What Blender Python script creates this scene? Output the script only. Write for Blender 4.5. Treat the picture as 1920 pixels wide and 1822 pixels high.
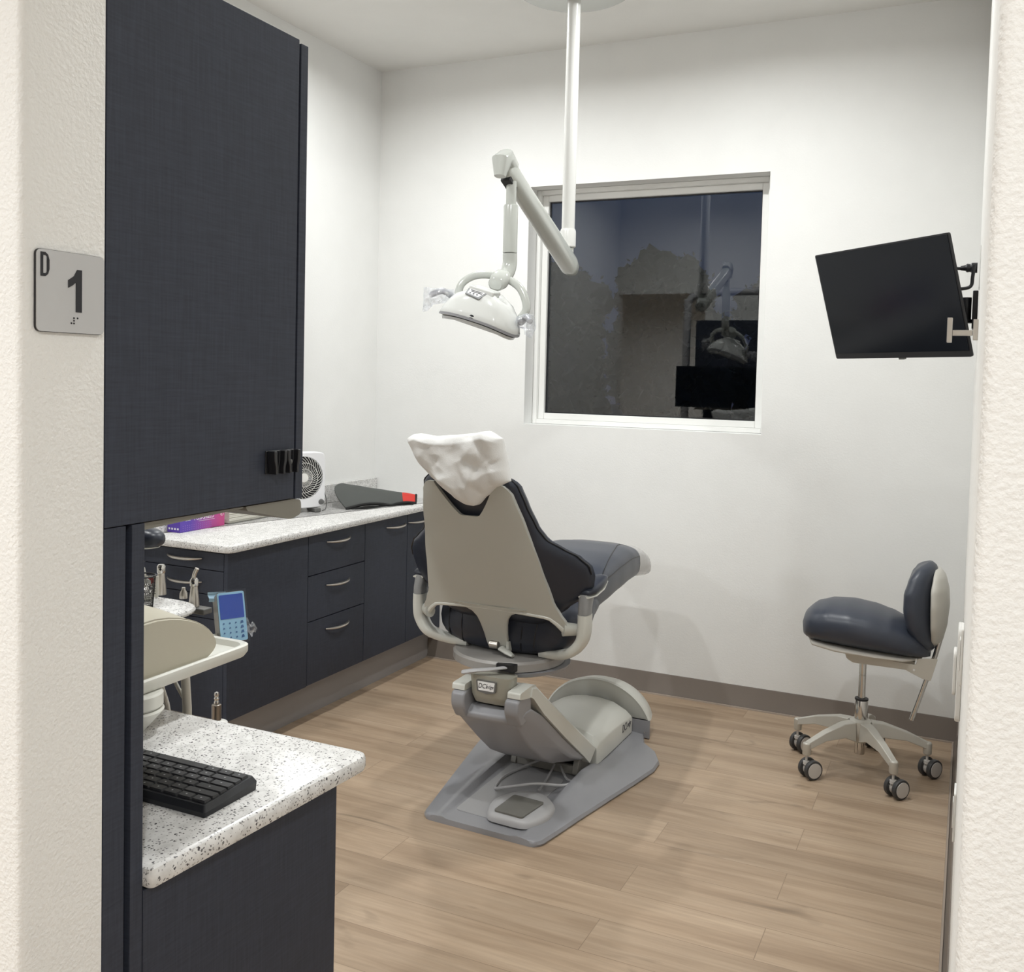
import bpy, bmesh, math, random
from mathutils import Vector, Matrix, noise
random.seed(7)
C = bpy.context.scene.collection
PI = math.pi
for o in list(bpy.data.objects): bpy.data.objects.remove(o, do_unlink=True)
sc = bpy.context.scene

# ------------------------------------------------------------------ camera
cam_d = bpy.data.cameras.new('camera'); cam = bpy.data.objects.new('camera', cam_d); C.objects.link(cam)
Rv = Vector((0.90457723, 0.42562731, 0.02411306)); Uv = Vector((-0.04170364, 0.03205735, 0.99861561)); Fv = Vector((-0.42426507, 0.90433054, -0.04674856))
M = Matrix.Identity(4)
for i, v in enumerate((Rv, Uv, -Fv)):
    for j in range(3): M[j][i] = v[j]
M.translation = (0, 0, 1.6)
cam.matrix_world = M
cam_d.sensor_fit = 'HORIZONTAL'; cam_d.sensor_width = 36; cam_d.lens = 36*1848.2/1920
cam_d.shift_y = (793.5-911)/1920
cam_d.clip_start = 0.02; cam_d.clip_end = 200
sc.camera = cam

# ------------------------------------------------------------------ view + world (dusk sky outside)
sc.view_settings.view_transform = 'Standard'; sc.view_settings.look = 'None'
sc.view_settings.gamma = 1; sc.view_settings.use_curve_mapping = False
sc.view_settings.exposure = 0.0
w = bpy.data.worlds.new('dusk_sky'); sc.world = w; w.use_nodes = True
nt = w.node_tree; nt.nodes.clear()
wo = nt.nodes.new('ShaderNodeOutputWorld'); bg = nt.nodes.new('ShaderNodeBackground'); tc = nt.nodes.new('ShaderNodeTexCoord')
sx = nt.nodes.new('ShaderNodeSeparateXYZ'); cr = nt.nodes.new('ShaderNodeValToRGB')
nt.links.new(tc.outputs['Generated'], sx.inputs[0]); nt.links.new(sx.outputs['Z'], cr.inputs[0]); nt.links.new(cr.outputs[0], bg.inputs[0]); nt.links.new(bg.outputs[0], wo.inputs[0])
cr.color_ramp.elements[0].position = 0.0; cr.color_ramp.elements[0].color = (0.034, 0.036, 0.060, 1)
cr.color_ramp.elements[1].position = 0.45; cr.color_ramp.elements[1].color = (0.004, 0.017, 0.05, 1)
e = cr.color_ramp.elements.new(0.2); e.color = (0.020, 0.036, 0.078, 1)
bg.inputs[1].default_value = 0.85

# ------------------------------------------------------------------ materials
MATS = {}
def N(nt, t, **k):
    n = nt.nodes.new('ShaderNode'+t)
    for a, v in k.items(): setattr(n, a, v)
    return n
def mat(name, col, rough=0.5, metal=0.0, spec=0.5, coat=0.0, bump=None, emit=None, alpha=None, trans=None, sheen=0):
    m = bpy.data.materials.new(name); m.use_nodes = True; nt = m.node_tree
    b = nt.nodes['Principled BSDF']
    b.inputs['Base Color'].default_value = (*col, 1); b.inputs['Roughness'].default_value = rough
    b.inputs['Metallic'].default_value = metal; b.inputs['Specular IOR Level'].default_value = spec
    b.inputs['Coat Weight'].default_value = coat; b.inputs['Sheen Weight'].default_value = sheen
    if trans: b.inputs['Transmission Weight'].default_value = trans
    if alpha is not None: b.inputs['Alpha'].default_value = alpha
    if emit: b.inputs['Emission Color'].default_value = (*emit[0], 1); b.inputs['Emission Strength'].default_value = emit[1]
    t = N(nt, 'TexCoord'); m['_tc'] = 0
    # every material gets a faint procedural tone variation
    nz = N(nt, 'TexNoise'); nz.inputs['Scale'].default_value = 6; nz.inputs['Detail'].default_value = 3
    nt.links.new(t.outputs['Object'], nz.inputs['Vector'])
    mx = N(nt, 'Mix', data_type='RGBA'); mx.inputs[6].default_value = (*[c*0.97 for c in col], 1); mx.inputs[7].default_value = (*[min(1, c*1.03) for c in col], 1)
    nt.links.new(nz.outputs[0], mx.inputs[0]); nt.links.new(mx.outputs[2], b.inputs['Base Color'])
    if bump:
        sc_, st, dist = bump[:3]
        n2 = N(nt, 'TexNoise'); n2.inputs['Scale'].default_value = sc_; n2.inputs['Detail'].default_value = bump[3] if len(bump) > 3 else 2
        nt.links.new(t.outputs['Object'], n2.inputs['Vector'])
        bp = N(nt, 'Bump'); bp.inputs['Strength'].default_value = st; bp.inputs['Distance'].default_value = dist
        nt.links.new(n2.outputs[0], bp.inputs['Height']); nt.links.new(bp.outputs[0], b.inputs['Normal'])
    MATS[name] = m
    return m
wall_m = mat('painted_wall', (0.80, 0.80, 0.785), 0.75, bump=(140, 0.13, 0.003, 3))
wallnear_m = mat('orange_peel_wall', (0.80, 0.79, 0.76), 0.6, bump=(190, 0.42, 0.004, 3))
ceil_m = mat('ceiling_paint', (0.78, 0.775, 0.75), 0.85, bump=(140, 0.1, 0.003))
white_m = mat('white_plastic', (0.78, 0.77, 0.74), 0.35)
winframe_m = mat('white_vinyl', (0.82, 0.82, 0.80), 0.35)
shell_m = mat('warm_grey_plastic', (0.475, 0.475, 0.435), 0.35, bump=(700, 0.05, 0.001))
cover_m = mat('pale_grey_enamel', (0.60, 0.60, 0.555), 0.3)
greypl_m = mat('mid_grey_plastic', (0.27, 0.27, 0.285), 0.34)
greydk_m = mat('dark_grey_plastic', (0.13, 0.13, 0.125), 0.45)
pedal_m = mat('light_grey_plastic', (0.42, 0.415, 0.42), 0.4)
uph_m = mat('navy_vinyl', (0.023, 0.027, 0.040), 0.36, spec=0.4, bump=(900, 0.06, 0.001))
uph2_m = mat('slate_vinyl', (0.042, 0.049, 0.068), 0.36, spec=0.45, bump=(900, 0.05, 0.001))
black_m = mat('black_plastic', (0.010, 0.010, 0.012), 0.4)
screen_m = mat('screen_glass', (0.009, 0.011, 0.015), 0.14, spec=0.18)
chrome_m = mat('chrome', (0.62, 0.61, 0.59), 0.12, metal=1)
nickel_m = mat('brushed_nickel', (0.55, 0.52, 0.48), 0.32, metal=1)
alum_m = mat('cast_aluminium', (0.55, 0.53, 0.48), 0.38, metal=0.25)
lamp_m = mat('lamp_enamel', (0.47, 0.485, 0.455), 0.16, coat=0.3)
lampw_m = mat('lamp_white_gloss', (0.68, 0.69, 0.67), 0.14, coat=0.3)
toe_m = mat('toe_kick_laminate', (0.29, 0.275, 0.27), 0.45)
base_m = mat('baseboard_rubber', (0.185, 0.155, 0.132), 0.55)
lip_m = mat('baseboard_edge', (0.33, 0.27, 0.22), 0.5)
beige_m = mat('beige_vinyl', (0.52, 0.485, 0.39), 0.5, bump=(500, 0.1, 0.001))
tray_m = mat('tray_plastic', (0.66, 0.655, 0.60), 0.35)
under_m = mat('grey_brown_plastic', (0.20, 0.19, 0.16), 0.5)
sign_m = mat('brushed_sign', (0.50, 0.50, 0.50), 0.45)
ink_m = mat('black_ink', (0.008, 0.008, 0.012), 0.5)
greyink_m = mat('grey_ink', (0.12, 0.12, 0.13), 0.5)
labelw_m = mat('label_white', (0.80, 0.80, 0.80), 0.4)
whiteink_m = mat('white_ink', (0.8, 0.8, 0.82), 0.5)
red_m = mat('red_fabric', (0.55, 0.03, 0.02), 0.6)
matgrey_m = mat('grey_fabric', (0.070, 0.074, 0.070), 0.8, bump=(600, 0.2, 0.001))
hem_m = mat('black_binding', (0.006, 0.006, 0.006), 0.7)
cloth_m = mat('white_nonwoven', (0.76, 0.755, 0.74), 0.8, bump=(260, 0.35, 0.002, 4))
paper_m = mat('cream_paper', (0.75, 0.73, 0.66), 0.7)
blue_m = mat('screen_blue', (0.014, 0.07, 0.42), 0.2)
pale_m = mat('keypad_pale_blue', (0.33, 0.58, 0.74), 0.35)
padside_m = mat('keypad_side', (0.26, 0.25, 0.235), 0.4)
kb_m = mat('keyboard_black', (0.012, 0.013, 0.016), 0.45)
key_m = mat('key_black', (0.020, 0.020, 0.022), 0.5)
legend_m = mat('key_legend', (0.30, 0.30, 0.31), 0.5)
leaf_m = mat('tree_leaf', (0.055, 0.048, 0.034), 0.8)
bark_m = mat('tree_bark', (0.05, 0.04, 0.03), 0.8)
ground_m = mat('outside_ground', (0.05, 0.05, 0.045), 0.9)
lens_m = mat('lit_lens', (0.9, 0.9, 0.9), 0.4, emit=((1, 0.97, 0.93), 14))
rubber_m = mat('caster_rubber', (0.05, 0.05, 0.052), 0.5)
hubw_m = mat('caster_hub', (0.58, 0.56, 0.54), 0.4)

def laminate(name, col):
    m = mat(name, col, 0.5, spec=0.22); nt = m.node_tree; b = nt.nodes['Principled BSDF']
    t = [n for n in nt.nodes if n.type == 'TEX_COORD'][0]
    outs = []
    for s in ((320, 320, 14), (22, 22, 420)):
        mp = N(nt, 'Mapping'); mp.inputs['Scale'].default_value = s
        nz = N(nt, 'TexNoise'); nz.inputs['Scale'].default_value = 1; nz.inputs['Detail'].default_value = 2
        nt.links.new(t.outputs['Object'], mp.inputs[0]); nt.links.new(mp.outputs[0], nz.inputs['Vector']); outs.append(nz)
    ad = N(nt, 'Math', operation='ADD'); nt.links.new(outs[0].outputs[0], ad.inputs[0]); nt.links.new(outs[1].outputs[0], ad.inputs[1])
    rp = N(nt, 'ValToRGB'); rp.color_ramp.elements[0].position = 0.35*2*0.5; rp.color_ramp.elements[1].position = 0.7
    mr = N(nt, 'MapRange'); mr.inputs[1].default_value = 0.6; mr.inputs[2].default_value = 1.4
    nt.links.new(ad.outputs[0], mr.inputs[0])
    mx = N(nt, 'Mix', data_type='RGBA'); mx.inputs[6].default_value = (*[c*0.80 for c in col], 1); mx.inputs[7].default_value = (*[c*1.22 for c in col], 1)
    nt.links.new(mr.outputs[0], mx.inputs[0]); nt.links.new(mx.outputs[2], b.inputs['Base Color'])
    return m
lam_m = laminate('navy_linen_laminate', (0.036, 0.041, 0.057))

def quartz():
    m = mat('speckled_quartz', (0.74, 0.73, 0.71), 0.22); nt = m.node_tree; b = nt.nodes['Principled BSDF']
    t = [n for n in nt.nodes if n.type == 'TEX_COORD'][0]
    cur = None
    nz = N(nt, 'TexNoise'); nz.inputs['Scale'].default_value = 45; nz.inputs['Detail'].default_value = 4
    nt.links.new(t.outputs['Object'], nz.inputs['Vector'])
    mx = N(nt, 'Mix', data_type='RGBA'); mx.inputs[6].default_value = (0.60, 0.59, 0.575, 1); mx.inputs[7].default_value = (0.72, 0.71, 0.695, 1)
    mr = N(nt, 'MapRange'); mr.inputs[1].default_value = 0.35; mr.inputs[2].default_value = 0.6
    nt.links.new(nz.outputs[0], mr.inputs[0]); nt.links.new(mr.outputs[0], mx.inputs[0]); cur = mx.outputs[2]
    for sc_, thr, sel, col in ((230, 0.33, 0.40, (0.33, 0.32, 0.31)), (170, 0.31, 0.42, (0.15, 0.145, 0.145)), (115, 0.24, 0.20, (0.075, 0.07, 0.075))):
        # slightly warped cells give irregular chips
        wv = N(nt, 'TexNoise'); wv.inputs['Scale'].default_value = sc_*1.2
        ad = N(nt, 'VectorMath', operation='MULTIPLY_ADD'); ad.inputs[1].default_value = (0.006, 0.006, 0.006)
        nt.links.new(t.outputs['Object'], wv.inputs['Vector']); nt.links.new(wv.outputs['Color'], ad.inputs[0]); nt.links.new(t.outputs['Object'], ad.inputs[2])
        v = N(nt, 'TexVoronoi'); v.inputs['Scale'].default_value = sc_
        nt.links.new(ad.outputs[0], v.inputs['Vector'])
        lt = N(nt, 'Math', operation='LESS_THAN'); lt.inputs[1].default_value = thr; nt.links.new(v.outputs['Distance'], lt.inputs[0])
        s = N(nt, 'SeparateColor'); nt.links.new(v.outputs['Color'], s.inputs[0])
        l2 = N(nt, 'Math', operation='LESS_THAN'); l2.inputs[1].default_value = sel; nt.links.new(s.outputs[0], l2.inputs[0])
        mu = N(nt, 'Math', operation='MULTIPLY'); nt.links.new(lt.outputs[0], mu.inputs[0]); nt.links.new(l2.outputs[0], mu.inputs[1])
        mm = N(nt, 'Mix', data_type='RGBA'); mm.inputs[7].default_value = (*col, 1)
        nt.links.new(mu.outputs[0], mm.inputs[0]); nt.links.new(cur, mm.inputs[6]); cur = mm.outputs[2]
    nt.links.new(cur, b.inputs['Base Color'])
    return m
quartz_m = quartz()

def floor_mat():
    m = bpy.data.materials.new('vinyl_plank_floor'); m.use_nodes = True; nt = m.node_tree; b = nt.nodes['Principled BSDF']
    b.inputs['Roughness'].default_value = 0.42; b.inputs['Specular IOR Level'].default_value = 0.35
    t = N(nt, 'TexCoord'); mp = N(nt, 'Mapping'); mp.inputs['Location'].default_value = (0.493+1.22*3, -3.613+0.18*30, 0)
    nt.links.new(t.outputs['Object'], mp.inputs[0])
    br = N(nt, 'TexBrick'); br.offset = 0.37; br.offset_frequency = 2; br.squash = 1
    br.inputs['Scale'].default_value = 1; br.inputs['Brick Width'].default_value = 1.22; br.inputs['Row Height'].default_value = 0.18
    br.inputs['Mortar Size'].default_value = 0.0012; br.inputs['Mortar Smooth'].default_value = 0.2; br.inputs['Bias'].default_value = 0
    br.inputs['Color1'].default_value = (0, 0, 0, 1); br.inputs['Color2'].default_value = (1, 1, 1, 1); br.inputs['Mortar'].default_value = (0.5, 0.5, 0.5, 1)
    nt.links.new(mp.outputs[0], br.inputs['Vector'])
    # per-plank offset of the grain
    sp = N(nt, 'SeparateColor'); nt.links.new(br.outputs['Color'], sp.inputs[0])
    cm = N(nt, 'CombineXYZ'); m1 = N(nt, 'Math', operation='MULTIPLY'); m1.inputs[1].default_value = 17.3
    nt.links.new(sp.outputs[0], m1.inputs[0]); nt.links.new(m1.outputs[0], cm.inputs[2]); nt.links.new(m1.outputs[0], cm.inputs[0])
    ad = N(nt, 'VectorMath', operation='ADD'); nt.links.new(t.outputs['Object'], ad.inputs[0]); nt.links.new(cm.outputs[0], ad.inputs[1])
    def gn(sx_, sy_, det, dist):
        q = N(nt, 'Mapping'); q.inputs['Scale'].default_value = (sx_, sy_, 1)
        n = N(nt, 'TexNoise'); n.inputs['Scale'].default_value = 1; n.inputs['Detail'].default_value = det; n.inputs['Distortion'].default_value = dist
        nt.links.new(ad.outputs[0], q.inputs[0]); nt.links.new(q.outputs[0], n.inputs['Vector']); return n
    g1 = gn(1.1, 11, 5, 0.6); g2 = gn(5, 95, 4, 0.3); g3 = gn(2.6, 6.5, 3, 1.2)
    r1 = N(nt, 'ValToRGB'); els = r1.color_ramp.elements
    els[0].position = 0.28; els[0].color = (0.300, 0.213, 0.143, 1); els[1].position = 0.74; els[1].color = (0.450, 0.342, 0.245, 1)
    ee = els.new(0.5); ee.color = (0.385, 0.284, 0.197, 1)
    nt.links.new(g1.outputs[0], r1.inputs[0])
    x1 = N(nt, 'Mix', data_type='RGBA', blend_type='MULTIPLY'); x1.inputs[0].default_value = 1
    mr = N(nt, 'MapRange'); mr.inputs[1].default_value = 0.3; mr.inputs[2].default_value = 0.7; mr.inputs[3].default_value = 0.90; mr.inputs[4].default_value = 1.08
    nt.links.new(g2.outputs[0], mr.inputs[0]); nt.links.new(r1.outputs[0], x1.inputs[6]); nt.links.new(mr.outputs[0], x1.inputs[7])
    # dark knots
    r3 = N(nt, 'MapRange'); r3.inputs[1].default_value = 0.66; r3.inputs[2].default_value = 0.78; r3.inputs[3].default_value = 1.0; r3.inputs[4].default_value = 0.62
    nt.links.new(g3.outputs[0], r3.inputs[0])
    x2 = N(nt, 'Mix', data_type='RGBA', blend_type='MULTIPLY'); x2.inputs[0].default_value = 1
    nt.links.new(x1.outputs[2], x2.inputs[6]); nt.links.new(r3.outputs[0], x2.inputs[7])
    # plank tone
    r4 = N(nt, 'MapRange'); r4.inputs[3].default_value = 0.93; r4.inputs[4].default_value = 1.07
    nt.links.new(sp.outputs[0], r4.inputs[0])
    x3 = N(nt, 'Mix', data_type='RGBA', blend_type='MULTIPLY'); x3.inputs[0].default_value = 1
    nt.links.new(x2.outputs[2], x3.inputs[6]); nt.links.new(r4.outputs[0], x3.inputs[7])
    x4 = N(nt, 'Mix', data_type='RGBA'); x4.inputs[7].default_value = (0.13, 0.09, 0.06, 1)
    fm = N(nt, 'Math', operation='MULTIPLY'); fm.inputs[1].default_value = 0.55; nt.links.new(br.outputs['Fac'], fm.inputs[0])
    nt.links.new(fm.outputs[0], x4.inputs[0]); nt.links.new(x3.outputs[2], x4.inputs[6]); nt.links.new(x4.outputs[2], b.inputs['Base Color'])
    bp = N(nt, 'Bump'); bp.inputs['Strength'].default_value = 0.08; bp.inputs['Distance'].default_value = 0.002
    nt.links.new(g2.outputs[0], bp.inputs['Height']); nt.links.new(bp.outputs[0], b.inputs['Normal'])
    return m
floor_m = floor_mat()

def thin_glass(name, tint, refl, rough=0.0):
    m = bpy.data.materials.new(name); m.use_nodes = True; nt = m.node_tree; nt.nodes.clear()
    o = N(nt, 'OutputMaterial'); g = N(nt, 'BsdfGlossy'); g.inputs['Roughness'].default_value = rough; g.inputs['Color'].default_value = (1, 1, 1, 1)
    tr = N(nt, 'BsdfTransparent'); tr.inputs[0].default_value = (*tint, 1)
    lw = N(nt, 'LayerWeight'); lw.inputs['Blend'].default_value = 0.5
    pw = N(nt, 'Math', operation='POWER'); pw.inputs[1].default_value = 4
    ma = N(nt, 'Math', operation='MULTIPLY_ADD'); ma.inputs[1].default_value = 0.7; ma.inputs[2].default_value = refl
    nt.links.new(lw.outputs['Facing'], pw.inputs[0]); nt.links.new(pw.outputs[0], ma.inputs[0])
    mx = N(nt, 'MixShader'); nt.links.new(ma.outputs[0], mx.inputs[0]); nt.links.new(tr.outputs[0], mx.inputs[1]); nt.links.new(g.outputs[0], mx.inputs[2]); nt.links.new(mx.outputs[0], o.inputs[0])
    return m
glass_m = thin_glass('window_glass', (0.85, 0.87, 0.88), 0.05)
film2_m = thin_glass('wrap_film', (0.97, 0.98, 1.0), 0.012, 0.1)
def film():
    m = bpy.data.materials.new('clear_film'); m.use_nodes = True; nt = m.node_tree; nt.nodes.clear()
    o = N(nt, 'OutputMaterial'); g = N(nt, 'BsdfGlossy'); g.inputs['Roughness'].default_value = 0.12
    d = N(nt, 'BsdfDiffuse'); d.inputs[0].default_value = (0.8, 0.81, 0.83, 1)
    tr = N(nt, 'BsdfTransparent'); tr.inputs[0].default_value = (0.97, 0.98, 1, 1)
    t = N(nt, 'TexCoord'); nz = N(nt, 'TexNoise'); nz.inputs['Scale'].default_value = 70; nz.inputs['Detail'].default_value = 4
    nt.links.new(t.outputs['Object'], nz.inputs['Vector'])
    bp = N(nt, 'Bump'); bp.inputs['Strength'].default_value = 0.8; bp.inputs['Distance'].default_value = 0.01
    nt.links.new(nz.outputs[0], bp.inputs['Height']); nt.links.new(bp.outputs[0], g.inputs['Normal'])
    m1 = N(nt, 'MixShader'); m1.inputs[0].default_value = 0.5; nt.links.new(d.outputs[0], m1.inputs[1]); nt.links.new(g.outputs[0], m1.inputs[2])
    mr = N(nt, 'MapRange'); mr.inputs[1].default_value = 0.4; mr.inputs[2].default_value = 0.65; mr.inputs[3].default_value = 0.08; mr.inputs[4].default_value = 0.45
    nt.links.new(nz.outputs[0], mr.inputs[0])
    m2 = N(nt, 'MixShader'); nt.links.new(mr.outputs[0], m2.inputs[0]); nt.links.new(tr.outputs[0], m2.inputs[1]); nt.links.new(m1.outputs[0], m2.inputs[2]); nt.links.new(m2.outputs[0], o.inputs[0])
    return m
film_m = film()
acrylic_m = thin_glass('clear_acrylic', (0.93, 0.93, 0.92), 0.06)

def box_mat():
    m = mat('purple_pink_print', (0.3, 0.05, 0.3), 0.35); nt = m.node_tree; b = nt.nodes['Principled BSDF']
    t = [n for n in nt.nodes if n.type == 'TEX_COORD'][0]
    sx = N(nt, 'SeparateXYZ'); nt.links.new(t.outputs['Object'], sx.inputs[0])
    ad = N(nt, 'Math', operation='MULTIPLY_ADD'); ad.inputs[1].default_value = 3.2; ad.inputs[2].default_value = 0.5
    nt.links.new(sx.outputs['Y'], ad.inputs[0])
    rp = N(nt, 'ValToRGB'); rp.color_ramp.elements[0].position = 0.25; rp.color_ramp.elements[0].color = (0.10, 0.05, 0.38, 1)
    rp.color_ramp.elements[1].position = 0.85; rp.color_ramp.elements[1].color = (0.50, 0.06, 0.22, 1)
    nt.links.new(ad.outputs[0], rp.inputs[0]); nt.links.new(rp.outputs[0], b.inputs['Base Color'])
    return m
boxp_m = box_mat()

# ------------------------------------------------------------------ ceiling lights (position list used by the fixtures)
LIGHTS = [(-2.28, 3.78, 3.32), (-0.95, 3.78, 3.32), (-2.28, 1.95, 3.32), (-0.95, 1.95, 3.32), (-1.9, -0.45, 2.75), (0.35, -0.45, 2.75), (-3.4, -0.7, 2.75)]  # last one is an unseen lamp added to brighten the corridor's left opening
POWER = [21.5, 20, 20, 20, 29, 29, 75]

# ------------------------------------------------------------------ mesh helpers
def root_loc(p):
    while p.parent: p = p.parent
    return p.location.copy()
def thing(name, label, cat, loc=(0, 0, 0), group=None):
    o = bpy.data.objects.new(name, None); C.objects.link(o); o.location = loc; o.empty_display_size = 0.05
    o['label'] = label; o['category'] = cat
    if group: o['group'] = group
    return o
def obj(name, bm, m, parent=None, smooth=35, bevel=0, label=None, cat=None, group=None, kind=None, loc=None, segs=2, subs=0):
    me = bpy.data.meshes.new(name)
    bmesh.ops.recalc_face_normals(bm, faces=bm.faces)
    if parent is not None: off = root_loc(parent)
    elif loc is not None: off = Vector(loc)
    else: off = Vector((0, 0, 0))
    bmesh.ops.translate(bm, verts=bm.verts, vec=-off)
    bm.to_mesh(me); bm.free()
    me.materials.append(m)
    o = bpy.data.objects.new(name, me); C.objects.link(o)
    if parent is not None: o.parent = parent
    else: o.location = off
    for p in me.polygons: p.use_smooth = True
    if bevel:
        bv = o.modifiers.new('bevel', 'BEVEL'); bv.width = bevel; bv.segments = segs; bv.limit_method = 'ANGLE'; bv.angle_limit = math.radians(35); bv.harden_normals = True
        try: bv.use_clamp_overlap = True
        except: pass
    else:
        me.set_sharp_from_angle(angle=math.radians(smooth))
    if subs:
        s = o.modifiers.new('subsurf', 'SUBSURF'); s.levels = subs; s.render_levels = subs
    if label: o['label'] = label
    if cat: o['category'] = cat
    if group: o['group'] = group
    if kind: o['kind'] = kind
    return o
def struct(name, bm, m, parent=None, **k):
    if parent is None: k['kind'] = 'structure'
    return obj(name, bm, m, parent, **k)
def B(): return bmesh.new()
def box(bm, lo, hi):
    v = [bm.verts.new((x, y, z)) for x in (lo[0], hi[0]) for y in (lo[1], hi[1]) for z in (lo[2], hi[2])]
    for f in ((0, 1, 3, 2), (4, 6, 7, 5), (0, 4, 5, 1), (2, 3, 7, 6), (0, 2, 6, 4), (1, 5, 7, 3)): bm.faces.new([v[i] for i in f])
    return bm
def bx(*a): return box(B(), *a)
def obox(bm, c, ux, uy, uz, sx, sy, sz):
    ux, uy, uz, c = Vector(ux).normalized(), Vector(uy).normalized(), Vector(uz).normalized(), Vector(c)
    v = [bm.verts.new(c+ux*a*sx/2+uy*b_*sy/2+uz*d*sz/2) for a in (-1, 1) for b_ in (-1, 1) for d in (-1, 1)]
    for f in ((0, 1, 3, 2), (4, 6, 7, 5), (0, 4, 5, 1), (2, 3, 7, 6), (0, 2, 6, 4), (1, 5, 7, 3)): bm.faces.new([v[i] for i in f])
    return bm
def loft(bm, rings, cap=True, closed=True):
    R = [[bm.verts.new(p) for p in r] for r in rings]; n = len(R[0])
    for a, b_ in zip(R, R[1:]):
        for i in range(n if closed else n-1):
            j = (i+1) % n
            bm.faces.new((a[i], a[j], b_[j], b_[i]))
    if cap and closed:
        bm.faces.new(R[0]); bm.faces.new(R[-1])
    return bm
def prism(bm, poly, ax, a, b_):
    # poly: list of 2d points in the plane normal to ax
    def P(p, t):
        return {'x': (t, p[0], p[1]), 'y': (p[0], t, p[1]), 'z': (p[0], p[1], t)}[ax]
    return loft(bm, [[P(p, a) for p in poly], [P(p, b_) for p in poly]])
def sup(n, p=2.0):
    out = []
    for i in range(n):
        t = 2*PI*i/n; c, s = math.cos(t), math.sin(t)
        out.append((math.copysign(abs(c)**(2/p), c), math.copysign(abs(s)**(2/p), s)))
    return out
def ring(c, u, v, ru, rv, n=20, p=2.0):
    c, u, v = Vector(c), Vector(u).normalized(), Vector(v).normalized()
    return [c+u*a*ru+v*b_*rv for a, b_ in sup(n, p)]
def tube(bm, pts, r, n=12, flat=1.0, up=None, p=2.0):
    pts = [Vector(q) for q in pts]; rs = r if isinstance(r, (list, tuple)) else [r]*len(pts)
    rings = []; prev = None
    for i, q in enumerate(pts):
        d = (pts[min(i+1, len(pts)-1)]-pts[max(i-1, 0)]).normalized()
        if prev is None:
            a = Vector(up) if up else (Vector((0, 0, 1)) if abs(d.z) < 0.9 else Vector((1, 0, 0)))
        else: a = prev
        a = (a-d*a.dot(d)).normalized(); b_ = d.cross(a); prev = a
        rings.append([q+b_*x*rs[i]+a*y*rs[i]*flat for x, y in sup(n, p)])
    return loft(bm, rings)
def lathe(bm, prof, c=(0, 0, 0), ax=(0, 0, 1), n=28):
    c, ax = Vector(c), Vector(ax).normalized()
    u = ax.orthogonal().normalized(); v = ax.cross(u)
    rings = [[c+ax*h+(u*math.cos(2*PI*i/n)+v*math.sin(2*PI*i/n))*max(r, 1e-4) for i in range(n)] for r, h in prof]
    return loft(bm, rings)
def smoothpath(pts, k=6):
    pts = [Vector(p) for p in pts]; out = []
    P = [pts[0]*2-pts[1]]+pts+[pts[-1]*2-pts[-2]]
    for i in range(1, len(P)-2):
        for s in range(k):
            t = s/k; a, b_, c, d = P[i-1:i+3]
            out.append(0.5*((2*b_)+(c-a)*t+(2*a-5*b_+4*c-d)*t*t+(3*b_-a-3*c+d)*t**3))
    out.append(pts[-1]); return out
def interp(tab, t):
    if t <= tab[0][0]: return tab[0][1:]
    for a, b_ in zip(tab, tab[1:]):
        if t <= b_[0]:
            f = (t-a[0])/(b_[0]-a[0]); f = f*f*(3-2*f)*0.4+f*0.6
            return tuple(x+(y-x)*f for x, y in zip(a[1:], b_[1:]))
    return tab[-1][1:]
def sheet(bm, f, g, nu, nv):
    # closed shell between surface f(u,v) and g(u,v)
    A = [[bm.verts.new(f(i/nu, j/nv)) for i in range(nu+1)] for j in range(nv+1)]
    Bv = [[bm.verts.new(g(i/nu, j/nv)) for i in range(nu+1)] for j in range(nv+1)]
    for j in range(nv):
        for i in range(nu):
            bm.faces.new((A[j][i], A[j][i+1], A[j+1][i+1], A[j+1][i]))
            bm.faces.new((Bv[j][i], Bv[j+1][i], Bv[j+1][i+1], Bv[j][i+1]))
    for j in range(nv):
        for i in (0, nu): bm.faces.new((A[j][i], A[j+1][i], Bv[j+1][i], Bv[j][i]))
    for i in range(nu):
        for j in (0, nv): bm.faces.new((A[j][i], Bv[j][i], Bv[j][i+1], A[j][i+1]))
    return bm
def rrect(x0, y0, x1, y1, r, n=5):
    pts = []
    for cx, cy, a in ((x1-r, y1-r, 0), (x0+r, y1-r, PI/2), (x0+r, y0+r, PI), (x1-r, y0+r, 3*PI/2)):
        for i in range(n+1):
            t = a+PI/2*i/n; pts.append((cx+r*math.cos(t), cy+r*math.sin(t)))
    return pts
def roundpoly(pts, rad, n=5):
    out = []; m = len(pts)
    for i in range(m):
        p = Vector(pts[i]).to_2d(); a = Vector(pts[i-1]).to_2d(); c = Vector(pts[(i+1) % m]).to_2d()
        r = rad[i] if isinstance(rad, (list, tuple)) else rad
        d1 = (a-p); d2 = (c-p); r1 = min(r, d1.length*0.48, d2.length*0.48)
        s, e_ = p+d1.normalized()*r1, p+d2.normalized()*r1
        for k in range(n+1):
            t = k/n; q = s*(1-t)**2+p*2*t*(1-t)+e_*t*t; out.append((q.x, q.y))
    return out
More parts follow.
